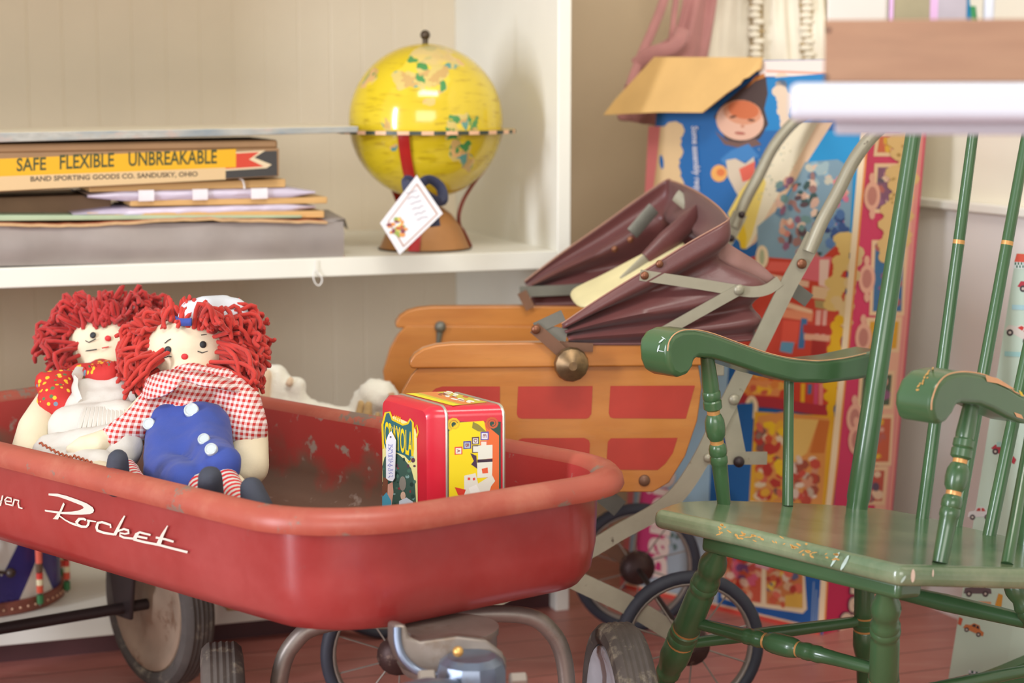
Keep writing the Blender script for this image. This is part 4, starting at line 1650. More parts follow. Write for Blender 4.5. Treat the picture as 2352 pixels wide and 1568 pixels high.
for i in range(10):
    a_ = -1.22 + i * 2 * PI / 10
    d = V((math.cos(a_), math.sin(a_), 0)) * (dr_ + .013)
    mb = MB()
    mb.tube([dcx + d + UP * .008, dcx + d + UP * (dh - .006)], .002, 'stick_dark', 6)
    for c, z0, z1 in bead:
        mb.tube([dcx + d + UP * (z0 + .012), dcx + d + UP * (z1 + .012)], .0055, c, 8)
    mb.build('beaded_rod', drum)
dk = dcx + V((dr_ * 1.06 * math.cos(-.95), dr_ * 1.06 * math.sin(-.95), .07))
mb = MB()
mb.tube([dk, dk + V((-.05, -.035, .012))], .003, 'stick_dark', 6)
mb.ball(dk, .008, 'stick_dark')
mb.build('drumstick', drum)
# ---------------------------------------------------------------- tall printed playset box
mat('card_white', (226, 214, 200), .5, var=.04)
mat('card_inside', (206, 166, 104), .65, var=.06, scale=14, wear=((200, 150, 84), 10, .62, .8))
C0 = onz(1890, 1457, 0)
L0 = onz(1427, 1347, 0)
fd = (C0 - L0)
sd_ = V((-fd.y, fd.x, 0)).normalized()
if sd_.x < 0:
    sd_ = -sd_
sd_ = (sd_ * .85 + V((.3, .1, 0))).normalized()
DEP = .152
# the carton leans: its front top corner is seen at (2008, 132)
HB = .945
lean = at(2004, 132, proj(C0 + V((.06, .025, HB)))[2]) - C0
lean.y = lean.x * .4
lean.z = 0
topo = lean + UP * HB
bxo = thing('playset_box', 'tall pink and blue doll playset carton leaning in the corner behind the pram', 'carton', (L0 + C0) / 2 + sd_ * .07)
FB = Pl(L0, fd.cross(topo))
if FB.n.dot(-L0) < 0:
    FB = Pl(L0, -FB.n)
SBp = Pl(C0, sd_.cross(topo))
if SBp.n.dot(-C0) < 0:
    SBp = Pl(C0, -SBp.n)
mb = MB()
base = [L0, C0, C0 + sd_ * DEP, L0 + sd_ * DEP]
mb.add(base + [p + topo for p in base], [(0, 1, 5, 4), (1, 2, 6, 5), (2, 3, 7, 6), (3, 0, 4, 7), (3, 2, 1, 0)], ['#1a5f9c', '#c8325a', 'card_white', 'card_white', 'card_white'])
cart = mb.build('carton', bxo, smooth=0)
n_ = 0
mb = MB()


def I(pts, c, pl=None):
    ink(pl or FB, pts, c)


def S(pts, w_, c, pl=None):
    global n_
    n_ += 1
    mb.stroke(pl or FB, pts, w_, c, .0004 + n_ * .000006)


def wob(x0, y0, x1, y1, w_, c, n=9, amp=.35, pl=None, seed=0):
    """a scalloped gold scroll band"""
    rd = random.Random(seed + int(x0 * 7 + y0))
    for i in range(n):
        t = i / (n - 1)
        r = w_ * (.5 + rd.uniform(-amp, amp) * .6)
        I(ell2(x0 + (x1 - x0) * t + rd.uniform(-.2, .2) * w_, y0 + (y1 - y0) * t, r, abs(y1 - y0) / n * .75 + r * .25, 9), c, pl)


def blobs(x0, y0, x1, y1, n, cols, r0, r1, seed, pl=None):
    rd = random.Random(seed)
    for i in range(n):
        x, y = rd.uniform(x0, x1), rd.uniform(y0, y1)
        I(ell2(x, y, rd.uniform(r0, r1), rd.uniform(r0, r1), rd.choice([5, 6, 8]), rd.uniform(0, 3)), rd.choice(cols), pl)


# borders and blues
I([(1490, 290), (1517, 290), (1497, 540), (1468, 900), (1446, 1345), (1424, 1345), (1440, 1165), (1470, 640)], '#dd7c7c')
I([(1517, 290), (1560, 290), (1555, 420), (1530, 480), (1490, 640), (1495, 480), (1508, 380)], '#d2b183')
wob(1546, 300, 1545, 470, 44, '#d2b183', 8, .4)
I(ell2(1520, 372, 5, 17, 10, -.1), '#1a5f9c')
I([(1760, 180), (1905, 168), (1900, 280), (1860, 300), (1745, 300), (1730, 260)], '#1a7ab4')
I([(1790, 300), (1985, 300), (1960, 560), (1850, 470), (1800, 560), (1740, 560)], '#168cc0')
# head and shoulders of a child
I([(1655, 292), (1640, 268), (1660, 240), (1700, 205), (1735, 178), (1760, 176), (1764, 215), (1756, 250), (1765, 285), (1745, 318), (1700, 336), (1665, 318)], '#46342f')
I([(1712, 205), (1735, 186), (1757, 178), (1757, 168), (1735, 175)], '#b8702f')
I(ell2(1700, 277, 55, 45, 26, .15), '#d9ab92')
I(ell2(1706, 258, 44, 28, 20, .15), '#cf8e6c')
I(ell2(1708, 252, 36, 21, 18, .15), '#c4693f')
I(ell2(1684, 268, 9, 3, 8, -.2), '#5c3626')
I(ell2(1726, 276, 9, 3, 8, .1), '#5c3626')
I(ell2(1706, 290, 5, 4, 8), '#c08468')
I(ell2(1700, 306, 13, 3.5, 10, .1), '#a85c4c')
I([(1642, 300), (1668, 322), (1700, 328), (1735, 318), (1750, 332), (1710, 342), (1664, 332)], '#6e5048')
I([(1680, 345), (1720, 330), (1745, 360), (1710, 372), (1690, 364), (1664, 378), (1655, 366)], '#3a78b0')
I([(1668, 368), (1690, 364), (1712, 376), (1732, 360), (1735, 395), (1715, 430), (1700, 455), (1690, 440), (1672, 405)], '#ccb9a0')
I(ell2(1652, 398, 19, 20, 12), '#e0a054')
I(ell2(1656, 396, 10, 9, 10), '#d2703c')
I([(1698, 388), (1735, 370), (1732, 410), (1706, 418)], '#d8604c')
# slanting cream roof panel
I([(1672, 490), (1700, 440), (1830, 280), (1914, 280), (1730, 560), (1714, 572), (1690, 545)], '#e6d8b8')
I([(1672, 490), (1700, 440), (1745, 384), (1760, 420), (1728, 540), (1714, 572), (1690, 545)], '#e8cc68')
I([(1692, 520), (1706, 500), (1716, 545), (1712, 572), (1702, 570)], '#e8c020')
I([(1880, 280), (1914, 280), (1735, 558), (1722, 566)], '#dcb894')
blobs(1740, 330, 1830, 470, 60, ['#b8b490', '#a8b0a0', '#c0b490'], 1.2, 2.6, 3)
# dolls in party clothes, upper room
I([(1740, 592), (1740, 520), (1800, 470), (1850, 372), (1925, 366), (1960, 390), (1952, 560), (1930, 596), (1880, 604)], '#7d98a4')
blobs(1860, 372, 1915, 420, 16, ['#d8b89c', '#9fb4b4', '#88aebc', '#c8c0a8'], 6, 14, 4)
blobs(1790, 400, 1880, 590, 62, ['#d09a80', '#c87e70', '#3a5450', '#5a4448', '#d2a890', '#9a7068', '#e0bfa4', '#58768c', '#6e8e88', '#8a5a70'], 5, 14, 5)
blobs(1895, 480, 1945, 560, 20, ['#4a6a94', '#3a5280', '#d0607c', '#5a7aa4', '#33406c'], 6, 14, 6)
blobs(1920, 395, 1950, 500, 12, ['#d88080', '#d8a890', '#4c7cae', '#cc6f84'], 5, 11, 7)
# parlour in reds
I([(1700, 598), (1735, 588), (1880, 600), (1925, 560), (1950, 570), (1925, 900), (1905, 930), (1790, 936), (1720, 925), (1690, 880)], '#c2402c')
for q, c in (([(1770, 600), (1880, 606), (1870, 628), (1760, 622)], '#dc5f50'), ([(1752, 626), (1860, 646), (1858, 660), (1745, 640)], '#dcb090'), ([(1850, 590), (1912, 590), (1900, 650), (1842, 640)], '#d86a70'), ([(1884, 596), (1906, 596), (1902, 660), (1882, 655)], '#e4c0ac'), ([(1868, 656), (1915, 662), (1912, 690), (1866, 684)], '#dcb88c'), ([(1872, 688), (1908, 692), (1904, 712), (1874, 706)], '#a8905c'), ([(1876, 712), (1888, 712), (1882, 780), (1872, 780)], '#d8a090'), ([(1892, 712), (1902, 712), (1896, 775), (1888, 775)], '#d8a090'), ([(1800, 708), (1870, 716), (1866, 738), (1796, 728)], '#dc8860'), ([(1800, 690), (1868, 712), (1866, 720), (1800, 704)], '#e2b68e'), ([(1842, 730), (1856, 732), (1848, 800), (1834, 800)], '#3f6c94'), ([(1800, 735), (1838, 738), (1832, 790), (1796, 786)], '#d8503a'), ([(1846, 745), (1910, 748), (1908, 768), (1846, 764)], '#b03028'), ([(1848, 766), (1908, 770), (1906, 784), (1848, 780)], '#d8a080'), ([(1866, 780), (1900, 784), (1898, 820), (1864, 818)], '#a02a22'), ([(1796, 784), (1826, 786), (1820, 812), (1792, 806)], '#6090a8'), ([(1720, 870), (1800, 876), (1790, 910), (1715, 905)], '#dc8a50'), ([(1740, 885), (1775, 895), (1770, 906), (1738, 902)], '#e8b030')):
    I(q, c)
blobs(1700, 860, 1800, 905, 16, ['#c85a40', '#d8803c', '#c84860', '#e0a048'], 5, 13, 8)
for x, y0, y1, c in ((1846, 880, 930, '#e0a828'), (1862, 882, 905, '#4a6a8c'), (1876, 880, 945, '#c8486c'), (1888, 880, 930, '#d87c70')):
    I([(x - 5, y0), (x + 5, y0), (x + 3, y1), (x - 6, y1)], c)
S([(1690, 918), (1780, 925), (1905, 945)], 24, '#a83038')
# gold scrolls
wob(1940, 548, 1922, 700, 40, '#d8b56a', 13, .4, seed=1)
wob(1968, 580, 1945, 720, 24, '#d8b982', 9, .4, seed=2)
wob(1925, 690, 1950, 740, 26, '#d8b982', 5, .4, seed=3)
wob(1925, 735, 1908, 950, 30, '#dba818', 17, .4, seed=4)
wob(1898, 1035, 1888, 1165, 28, '#dba818', 11, .4, seed=5)
for x, y in ((1752, 590), (1728, 935), (1742, 1135)):
    I(ell2(x, y, 15, 27, 14), '#e4cba4')
    I(ell2(x, y, 6, 18, 10), '#a8aa84')
# lower blue and the bear picture
I([(1500, 640), (1690, 640), (1640, 1345), (1440, 1345)], '#9dbccd')
I([(1512, 640), (1560, 640), (1500, 1345), (1448, 1345)], '#cfcbc4')
I([(1640, 930), (1732, 925), (1725, 1165), (1630, 1165)], '#185a96')
I([(1735, 945), (1920, 955), (1900, 1172), (1722, 1160)], '#d8a024')
I([(1742, 955), (1800, 945), (1905, 960), (1890, 1160), (1734, 1150)], '#d08a44')
I([(1820, 960), (1882, 964), (1855, 1040), (1825, 1060), (1818, 1000)], '#d8b060')
I([(1882, 964), (1908, 966), (1895, 1040), (1862, 1040)], '#c06a2c')
blobs(1742, 975, 1800, 1150, 50, ['#c0482e', '#d8a030', '#7c5046', '#d6c09c', '#b03428', '#e0b41c', '#8a6a5a', '#c8604a'], 7, 17, 9)
blobs(1818, 1050, 1880, 1150, 42, ['#d6c0a8', '#b04430', '#c88a68', '#d0b8a4', '#9a4a34', '#b8a088', '#c04a38'], 6, 14, 10)
I([(1725, 1150), (1890, 1168), (1888, 1182), (1725, 1172)], '#e0cab0')
# bottom strip of pictures
I([(1640, 1190), (1880, 1190), (1900, 1440), (1880, 1455), (1600, 1385)], '#14559a')
I([(1500, 1180), (1655, 1180), (1650, 1398), (1470, 1352)], '#a3adb4')
blobs(1535, 1195, 1590, 1260, 14, ['#5c7068', '#7c8c88', '#8f9a98'], 4, 9, 11)
I([(1656, 1248), (1700, 1256), (1850, 1310), (1856, 1398), (1846, 1408), (1700, 1386), (1660, 1372)], '#e4cda6')
I([(1664, 1256), (1752, 1286), (1750, 1384), (1668, 1370)], '#c8553a')
I([(1762, 1290), (1846, 1318), (1846, 1396), (1762, 1386)], '#c87840')
blobs(1670, 1262, 1745, 1372, 40, ['#c63e2c', '#d88c60', '#e0b8a0', '#b84a40', '#d05a70', '#d8a080', '#7a4a78'], 6, 15, 12)
blobs(1768, 1300, 1840, 1388, 36, ['#d8c4a8', '#c85a38', '#e0b848', '#b03a2c', '#5a607c', '#d2a880', '#d86850'], 5, 13, 13)
I([(1740, 1278), (1775, 1285), (1768, 1308), (1738, 1300)], '#d8a0a8')
I([(1806, 1366), (1846, 1362), (1846, 1396), (1806, 1392)], '#d8a844')
for i in range(3):
    S([(1872 + i * 6, 1335 + i * 18), (1866 + i * 5, 1445)], 3, '#7d94b4')
S([(1440, 1346), (1560, 1374), (1700, 1408), (1886, 1452)], 15, '#d24a3c')
S([(1436, 1338), (1560, 1366), (1700, 1399), (1886, 1443)], 4, '#e6c8a4')
S([(1987, 300), (1952, 700), (1918, 1050), (1903, 1190), (1888, 1442)], 14, '#e6cda6')
S([(1997, 300), (1961, 700), (1927, 1050), (1911, 1190), (1896, 1446)], 4, '#dc8a3c')
# pink lettering down the left edge
I([(1476, 1120), (1536, 1120), (1532, 1200), (1535, 1320), (1470, 1330), (1462, 1220)], '#c8346c')
n_ += 1
q = lambda x, y: FB.hit(x, y, .0004 + n_ * .000006)
mb.text('Barbie', (q(1534, 1330), q(1556, 1075), q(1466, 1315)), '#e8cfc0', .03)
n_ += 1
mb.text('Some assembly required', (q(1586, 290), q(1596, 470), q(1606, 290)), '#c8c4cc', .02)
mb.build('front_print', cart, smooth=0)
# side panel
mb = MB()
n_ = 0
P_ = SBp
I([(2078, 300), (2122, 300), (2045, 1180), (2015, 1450), (1985, 1450), (2010, 1150)], '#e0a88c', P_)
S([(2118, 300), (2086, 640), (2040, 1150), (2018, 1450)], 10, '#d88880', P_)
for x, y0, y1, c in ((2030, 312, 350, '#c8603c'), (2026, 384, 480, '#7c4e68'), (2020, 560, 715, '#386a94'), (2008, 738, 800, '#d29a28'), (1992, 860, 930, '#4a5a44'), (1990, 960, 1060, '#c05a3c'), (1975, 1080, 1150, '#b85040')):
    I([(x - 18, y0 - 9), (x + 62, y0 - 9), (x + 56, y1 + 9), (x - 24, y1 + 9)], '#e2bd94', P_)
    I([(x - 10, y0), (x + 56, y0), (x + 50, y1), (x - 16, y1)], c, P_)
    blobs(x - 4, y0 + 6, x + 42, y1 - 4, 14, ['#d8a08c', '#b06058', '#8a5878', '#e0c0a0', '#c87840', '#5a4a5c', '#d8a830'], 5, 12, int(y0), P_)
for x, y in ((2002, 450), (1990, 640), (1982, 775), (1962, 960), (1966, 1010)):
    I(ell2(x, y, 19, 34, 16, .05), '#dda48c', P_)
    I(ell2(x, y - 42, 7, 12, 8), '#dda48c', P_)
    I(ell2(x, y + 42, 7, 12, 8), '#dda48c', P_)
    I(ell2(x, y, 11, 22, 12, .05), '#b8776a', P_)
wob(2076, 310, 2050, 610, 48, '#d6b172', 22, .45, P_, 6)
wob(2050, 470, 2030, 590, 34, '#d6b172', 9, .45, P_, 7)
blobs(2045, 330, 2090, 500, 12, ['#a47c3c', '#b08c4c'], 3, 7, 21, P_)
n_ += 1
q = lambda x, y: P_.hit(x, y, .0004 + n_ * .000006)
mb.text('Barbie', (q(1983, 1460), q(2006, 1226), q(1922, 1448)), '#4a2c4a', .06)
n_ += 1
q = lambda x, y: P_.hit(x, y, .0004 + n_ * .000006)
mb.text('Barbie', (q(1981, 1457), q(2004, 1230), q(1926, 1446)), '#e2cdb4', .035)
mb.build('side_print', cart, smooth=0)
# top band and the flap folded down over the front
mb = MB()
n_ = 8
I([(1740, 140), (1884, 138), (2000, 136), (1996, 172), (1880, 174), (1745, 176)], '#e6d6cc')
S([(1760, 163), (1880, 168), (2000, 168)], 5, '#dc9c84')
wob(1795, 180, 1800, 285, 30, '#dcc3a8', 8, .4, seed=9)
mb.build('top_band', cart, smooth=0)
flap = [(1506, 131, .004), (1752, 132, .004), (1757, 146, .010), (1757, 160, .014), (1748, 166, .016), (1738, 180, .024), (1728, 184, .026), (1722, 197, .030), (1700, 218, .040), (1660, 263, .058), (1560, 262, .058), (1436, 268, .060), (1450, 232, .045)]
mb = MB()
fp = [FB.hit(x, y, o_) for x, y, o_ in flap]
mb.prism(fp, -FB.n * .0035, 'card_inside')
mb.build('flap', bxo, smooth=0)

# ---------------------------------------------------------------- cloth bag and lace skirt hanging behind it
mat('mauve_cloth', (178, 122, 118), .75, var=.12, scale=14, bump=.2, bscale=200, sheen=.2)
mat('cream_cloth', (226, 216, 196), .8, var=.05, scale=16, bump=.15, bscale=260)
mat('lace_brown', (170, 146, 106), .8, var=.2, scale=60)
def wall_at(p):
    """spot on the back wall straight behind p"""
    n_w = W
    return V(p) + W * ((wb - V(p)).dot(W) - .001) + UP * .03


bag = thing('cloth_bag', 'dusty pink cloth bag with long straps hanging behind the tall carton', 'bag', at(1500, 200, 3.45))


def drape(mbx, outline_l, outline_r, n, m, dz=.02, seed=0., fr=9):
    """hanging cloth between two edges given as (px, py, Z)"""
    a = crom([at(*p) for p in outline_l], 6)
    b = crom([at(*p) for p in outline_r], 6)
    rows = []
    for p, q in zip(a, b):
        r = []
        for j in range(n + 1):
            t = j / n
            x = p.lerp(q, t)
            x = x + V((0, 1, 0)) * dz * (noise.noise(V((t * fr, p.z * 6 + seed, seed))) + .6 * math.sin(t * fr + p.z * 14 + seed))
            r.append(x)
        rows.append(r)
    mbx.grid(rows, m)


mb = MB()
drape(mb, [(1572, -40, 3.45), (1562, 30, 3.45), (1545, 80, 3.44), (1490, 118, 3.42), (1440, 190, 3.40), (1420, 262, 3.38), (1428, 276, 3.38)], [(1652, -40, 3.46), (1640, 40, 3.46), (1624, 130, 3.46), (1612, 170, 3.46), (1590, 215, 3.45), (1560, 260, 3.44), (1520, 290, 3.44)], 26, 'mauve_cloth', .014, 1.3, 4.5)
mb.build('bag_body', bag, smooth=80, solid=.004)
for pts, r in (([(1536, -40, 3.43), (1518, 20, 3.42), (1496, 75, 3.41), (1472, 130, 3.40), (1446, 200, 3.38)], .009), ([(1558, -40, 3.44), (1550, 20, 3.44), (1546, 60, 3.43), (1540, 100, 3.43)], .006), ([(1460, 150, 3.40), (1500, 122, 3.385), (1540, 112, 3.38), (1562, 90, 3.385), (1566, 70, 3.40)], .014)):
    mb = MB()
    mb.tube(crom([at(*p) for p in pts], 6), r, 'mauve_cloth', 10, flat=((0, 1, 0), .45))
    mb.build('strap', bag, smooth=70)
mb = MB()
hk = at(1600, -55, 3.47)
mb.tube([hk, hk + V((0, .05, .03)), wall_at(hk)], .006, 'finial', 8)
mb.build('hook', bag)
sk = thing('lace_skirt', 'cream skirt with bands of lace hanging beside the pink cloth bag', 'skirt', at(1740, 140, 3.5))
mb = MB()
drape(mb, [(1650, -60, 3.50), (1635, 20, 3.50), (1628, 80, 3.49), (1620, 140, 3.49), (1610, 200, 3.48)], [(1890, -60, 3.47), (1896, 20, 3.47), (1905, 80, 3.46), (1915, 140, 3.46), (1920, 200, 3.45)], 48, 'cream_cloth', .008, 4.1, 20)
mb.build('skirt_cloth', sk, smooth=80, solid=.003)
for x0, x1 in ((1738, 1738), (1846, 1862)):
    mb = MB()
    for s_ in range(14):
        y = -40 + s_ * 15
        x = x0 + (x1 - x0) * s_ / 14
        mb.ball(at(x + random.uniform(-6, 6), y, 3.46), (.012, .005, .006), 'cream_cloth', nu=10, nv=6)
        mb.ball(at(x + random.uniform(-9, 9), y + 7, 3.465), (.012, .004, .005), 'lace_brown', nu=8, nv=5)
    drape(mb, [(x0 - 15, -60, 3.475), (x0 / 2 + x1 / 2 - 15, 60, 3.47), (x1 - 15, 190, 3.47)], [(x0 + 15, -60, 3.475), (x0 / 2 + x1 / 2 + 15, 60, 3.47), (x1 + 15, 190, 3.47)], 5, 'lace_brown', .002, 2, 5)
    mb.build('lace_band', sk, smooth=70)
mb = MB()
hk = at(1760, -60, 3.49)
mb.tube([hk, hk + V((0, .05, .03)), wall_at(hk)], .006, 'finial', 8)
mb.build('hook', sk)

# ---------------------------------------------------------------- table at the front right with a crate
mat('gloss_white', (196, 200, 210), .3, var=.02, coat=.3)
wood('pine', (142, 102, 78), (164, 124, 95), (1, 1, 9), .55, .0)
TD = V((.985, -.17, 0)).normalized()
TB = V((.17, .985, 0)).normalized()
t0 = at(1811, 236, 1.42)
ztop = at(1811, 190, 1.42).z
zbot = at(1811, 279, 1.42).z
t0.z = zbot
tab = thing('white_table', 'white table corner at the front right, above the rocking chair back', 'table', V((t0.x + .5, t0.y + .1, 0)))
mb = MB()
mb.prism([t0, t0 + TD * .95, t0 + TD * .95 + TB * .42, t0 + TB * .42], UP * (ztop - zbot), 'gloss_white')
mb.build('table_top', tab, bevel=.007, seg=4)
mb = MB()
i0 = t0 + TD * .035 + TB * .05
mb.prism([i0, i0 + TD * .88, i0 + TD * .88 + TB * .02, i0 + TB * .02], UP * -.011, 'gloss_white')
mb.build('apron', tab, bevel=.002)
for a, b in ((.62, .06), (.62, .36), (.9, .06), (.9, .36)):
    mb = MB()
    c = t0 + TD * a + TB * b
    mb.lathe(V((c.x, c.y, 0)), V((c.x, c.y, zbot)), [(0, .014), (.05, .016), (.8, .022), (1, .024)], 'gloss_white', n=14)
    mb.build('leg', tab)
pl = Pl(t0 + TB * .075, -TB)
k0 = pl.hit(1892, 184)
k0.z = ztop + .0005
ch = pl.hit(1892, 47).z - ztop
cr8 = thing('wooden_crate', 'shallow pale pine crate with nailed corners on the white table', 'crate', k0)
for a, d_, nm in ((k0, TD * .42, 'crate_front'), (k0 + TB * .24, TD * .42, 'crate_back')):
    mb = MB()
    mb.prism([a, a + d_, a + d_ + TB * .014, a + TB * .014], UP * ch, 'pine')
    mb.build(nm, cr8, bevel=.0015)
for a in (k0 + TB * .014, k0 + TD * .406 + TB * .014):
    mb = MB()
    mb.prism([a, a + TD * .014, a + TD * .014 + TB * .226, a + TB * .226], UP * ch, 'pine')
    mb.build('crate_end', cr8, bevel=.0015)
mb = MB()
a = k0 + TD * .015 + TB * .015
mb.prism([a, a + TD * .39, a + TD * .39 + TB * .224, a + TB * .224], UP * .005, 'pine')
mb.build('crate_bottom', cr8)
for x, y in ((1903, 69), (1898, 177)):
    mb = MB()
    mb.dome(pl.hit(x, y, .0002), -TB, .0022, .0008, 'hub_rust')
    mb.build('nail', cr8)
# things standing in and behind the crate
mat('box_cream', (204, 198, 188), .5, var=.03)
mat('lilac_plastic', (202, 160, 200), .35)
mat('olive_card', (150, 140, 108), .5)
mat('violet_grey', (168, 160, 168), .5)
pb = Pl(t0 + TB * .345, -TB)


def crate_item(name, label, cat, x0, x1, y, m, depth=.045, setb=.0):
    p = pb.off(-setb)
    a, b = p.hit(x0, 100), p.hit(x1, 100)
    a.z = b.z = ztop + .0005
    zz = p.hit((x0 + x1) / 2, y).z
    mb = MB()
    mb.prism([a, b, b + TB * depth, a + TB * depth], UP * (zz - ztop), m)
    return tag(mb.build(name, None, smooth=0, bevel=.002), label, cat)


crate_item('white_carton', 'plain white carton standing behind the left end of the pine crate', 'box', 1898, 2036, -60, 'box_cream')
o = crate_item('clear_case', 'clear toy case with lilac edges behind the pine crate', 'case', 2040, 2218, -60, 'olive_card', .04)
tagp = V((0, 0, 0))
for x0, x1, m in ((2040, 2050, 'lilac_plastic'), (2134, 2152, 'lilac_plastic'), (2152, 2217, 'violet_grey')):
    p = pb.off(.0012)
    a, b = p.hit(x0, 100), p.hit(x1, 100)
    a.z = b.z = ztop + .001
    zz = p.hit(x0, -59).z
    mb = MB()
    mb.prism([a, b, b + UP * (zz - ztop), a + UP * (zz - ztop)], TB * .001, m)
    mb.build('case_edge' if 'lilac' in m else 'case_card', o, smooth=0)
fg = thing('toy_figure', 'small blue and green toy figure standing behind the crate', 'toy', pb.hit(2234, 60))
mb = MB()
q = pb.hit(2226, 20)
mb.lathe(V((q.x, q.y + .02, ztop + .0005)), V((q.x, q.y + .02, pb.hit(2226, -30).z)), [(0, .012), (.3, .009), (.55, .010), (.8, .006), (1, .004)], '#2c8cc0', n=12)
mb.build('figure_body', fg)
mb = MB()
q = pb.hit(2246, 12)
mb.lathe(V((q.x, q.y + .02, ztop + .0005)), V((q.x, q.y + .02, q.z)), [(0, .008), (.6, .007), (1, .003)], '#3c9a5c', n=12)
mb.build('figure_leaf', fg)
crate_item('white_bottle', 'narrow white box behind the crate, right of the blue toy figure', 'box', 2258, 2282, -60, 'gloss_white', .02)

# ---------------------------------------------------------------- mint box printed with toy cars
mA, mB_ = onz(2172, 1600, .0), onz(2296, 1640, .0)
mint = thing('printed_box', 'tall pale mint box printed with little cars leaning at the right wall', 'carton', mA)
pm_ = Pl(mA, V((-(mB_ - mA).y, (mB_ - mA).x, 0)))
if pm_.n.dot(-mA) < 0:
    pm_ = Pl(mA, -pm_.n)
tA = pm_.hit(2334, 582)
tB = pm_.hit(2452, 590)
mat('mint_card', (196, 214, 196), .5, var=.05, scale=6, wear=((214, 206, 172), 2.2, .5, .8))
mR = V((.50, .86, 0)) * .0 + (mB_ - mA).normalized() * .22 + V((.10, -.08, 0))
mb = MB()
bk = -pm_.n * .07
mb.add([mA, mB_, tB, tA, mA + bk, mB_ + mR, tB + mR, tA + bk], [(0, 1, 2, 3), (1, 5, 6, 2), (4, 0, 3, 7), (3, 2, 6, 7), (5, 4, 7, 6)], 'mint_card')
card = mb.build('box_card', mint, smooth=0)
mb = MB()
n_ = 0
PM = pm_
I([(2336, 582), (2450, 590), (2446, 606), (2330, 601)], '#dc5a44', PM)
I([(2330, 601), (2446, 606), (2444, 619), (2327, 616)], '#dfe6e0', PM)
for i in range(16):
    for j in range(2):
        x = 2331 + i * 7 + (3.5 if j else 0)
        y = 602 + j * 7
        I([(x, y), (x + 3.5, y), (x + 3.5, y + 6), (x, y + 6)], '#2f6a50', PM)


def car(x, y, c, c2, s=1., a=0.):
    co_, si = math.cos(a), math.sin(a)
    R_ = lambda pts: [(x + s * (px * co_ - py * si), y + s * (px * si + py * co_)) for px, py in pts]
    I(R_([(-34, 8), (-30, -6), (-14, -10), (-6, -20), (14, -20), (22, -8), (36, -4), (38, 9)]), c, PM)
    I(R_([(-10, -9), (-4, -17), (3, -17), (3, -8)]), c2, PM)
    I(R_([(6, -17), (12, -17), (18, -8), (6, -8)]), c2, PM)
    for wx in (-20, 22):
        I(R_(ell2(wx, 9, 8, 8, 10)), '#4a4044', PM)
        I(R_(ell2(wx, 9, 3.5, 3.5, 8)), '#c8bcb0', PM)


cars = [(2372, 660, '#b83c48', '#e0d0d0', 1., .3),
        (2342, 765, '#d8cfc4', '#c83a34', 1., .5),
        (2378, 850, '#c84a40', '#e0c8c0', .9, -.3),
        (2296, 912, '#8a8c98', '#d0d0d4', .7, .2),
        (2350, 950, '#3c4448', '#a8b0b4', .8, -.5),
        (2306, 1040, '#b8424c', '#d8d8dc', .9, .6),
        (2250, 1180, '#d8d4d0', '#b84038', .8, 0),
        (2244, 1355, '#6c5c60', '#b8acac', .9, 0),
        (2236, 1445, '#c87848', '#38303c', .7, .4)]
for x, y, w_, c in ((2350, 705, 50, '#a8ccd0'), (2330, 812, 44, '#a0ccc8'), (2310, 1020, 40, '#a8ccc4'), (2262, 1385, 30, '#d4a078')):
    S([(x - w_ / 2, y), (x + w_ / 2, y + 2)], 11, c, PM)
I([(2294, 1362), (2304, 1366), (2300, 1400), (2284, 1396)], '#d8983c', PM)
I([(2300, 1392), (2300, 1404), (2286, 1404), (2288, 1398)], '#2c5c9c', PM)
I([(2204, 1416), (2212, 1420), (2208, 1436), (2200, 1432)], '#c85a40', PM)
I([(2176, 1560), (2246, 1544), (2300, 1560), (2296, 1640), (2168, 1610)], '#dc5048', PM)
for i in range(16):
    for j in range(3):
        x, y = 2226 + i * 5.2, 1538 + j * 7 + i * 1.2
        I([(x, y), (x + 5.2, y + 1), (x + 5.2, y + 8), (x, y + 7)], '#2f5a50' if (i + j) % 2 else '#dfe2ea', PM)
mb.build('border_print', card, smooth=0)
for a in cars:
    mb = MB()
    n_ = 0
    car(*a)
    mb.build('car_picture', card, smooth=0)
# ---------------------------------------------------------------- rag dolls in the wagon
mat('doll_skin', (220, 207, 178), .8, var=.04, scale=18, bump=.12, bscale=400)
mat('yarn', (186, 44, 32), .75, var=.14, scale=40, bump=.3, bscale=700, sheen=.2)
mat('yarn_dark', (172, 34, 30), .75, var=.16, scale=40, bump=.3, bscale=700, sheen=.2)
mat('doll_blue', (48, 70, 150), .75, var=.07, scale=20, bump=.15, bscale=500, sheen=.1)
mat('shoe_cloth', (54, 58, 70), .75, var=.1, scale=30, bump=.15, bscale=500)
mat('apron_cloth', (204, 199, 190), .8, var=.04, scale=20, bump=.15, bscale=400)
mat('cap_cloth', (208, 212, 220), .75, var=.03)
mat('button', (186, 196, 198), .25, coat=.3)
mat('stitch_black', (36, 40, 44), .6)
mat('stitch_red', (200, 40, 44), .6)
mat('rickrack', (166, 84, 54), .7)


def gingham(name, red, white, sc, rot):
    k = NT(name)
    s = k.n('ShaderNodeSeparateXYZ')
    k.l(k.pos((sc, sc, sc), rot), s.inputs[0])
    a = k.math('LESS_THAN', k.math('PINGPONG', s.outputs[0], 1.), .5)
    b = k.math('LESS_THAN', k.math('PINGPONG', s.outputs[2], 1.), .5)
    f = k.math('MULTIPLY', k.math('ADD', a, b), .5)
    c = k.mix(f, rgb(white), rgb(red))
    k.col(c)
    k.b.inputs['Roughness'].default_value = .8
    k.bump(k.noise(500, 3), .12)


gingham('gingham', (190, 46, 42), (232, 220, 216), 300, (.1, -.12, .1))


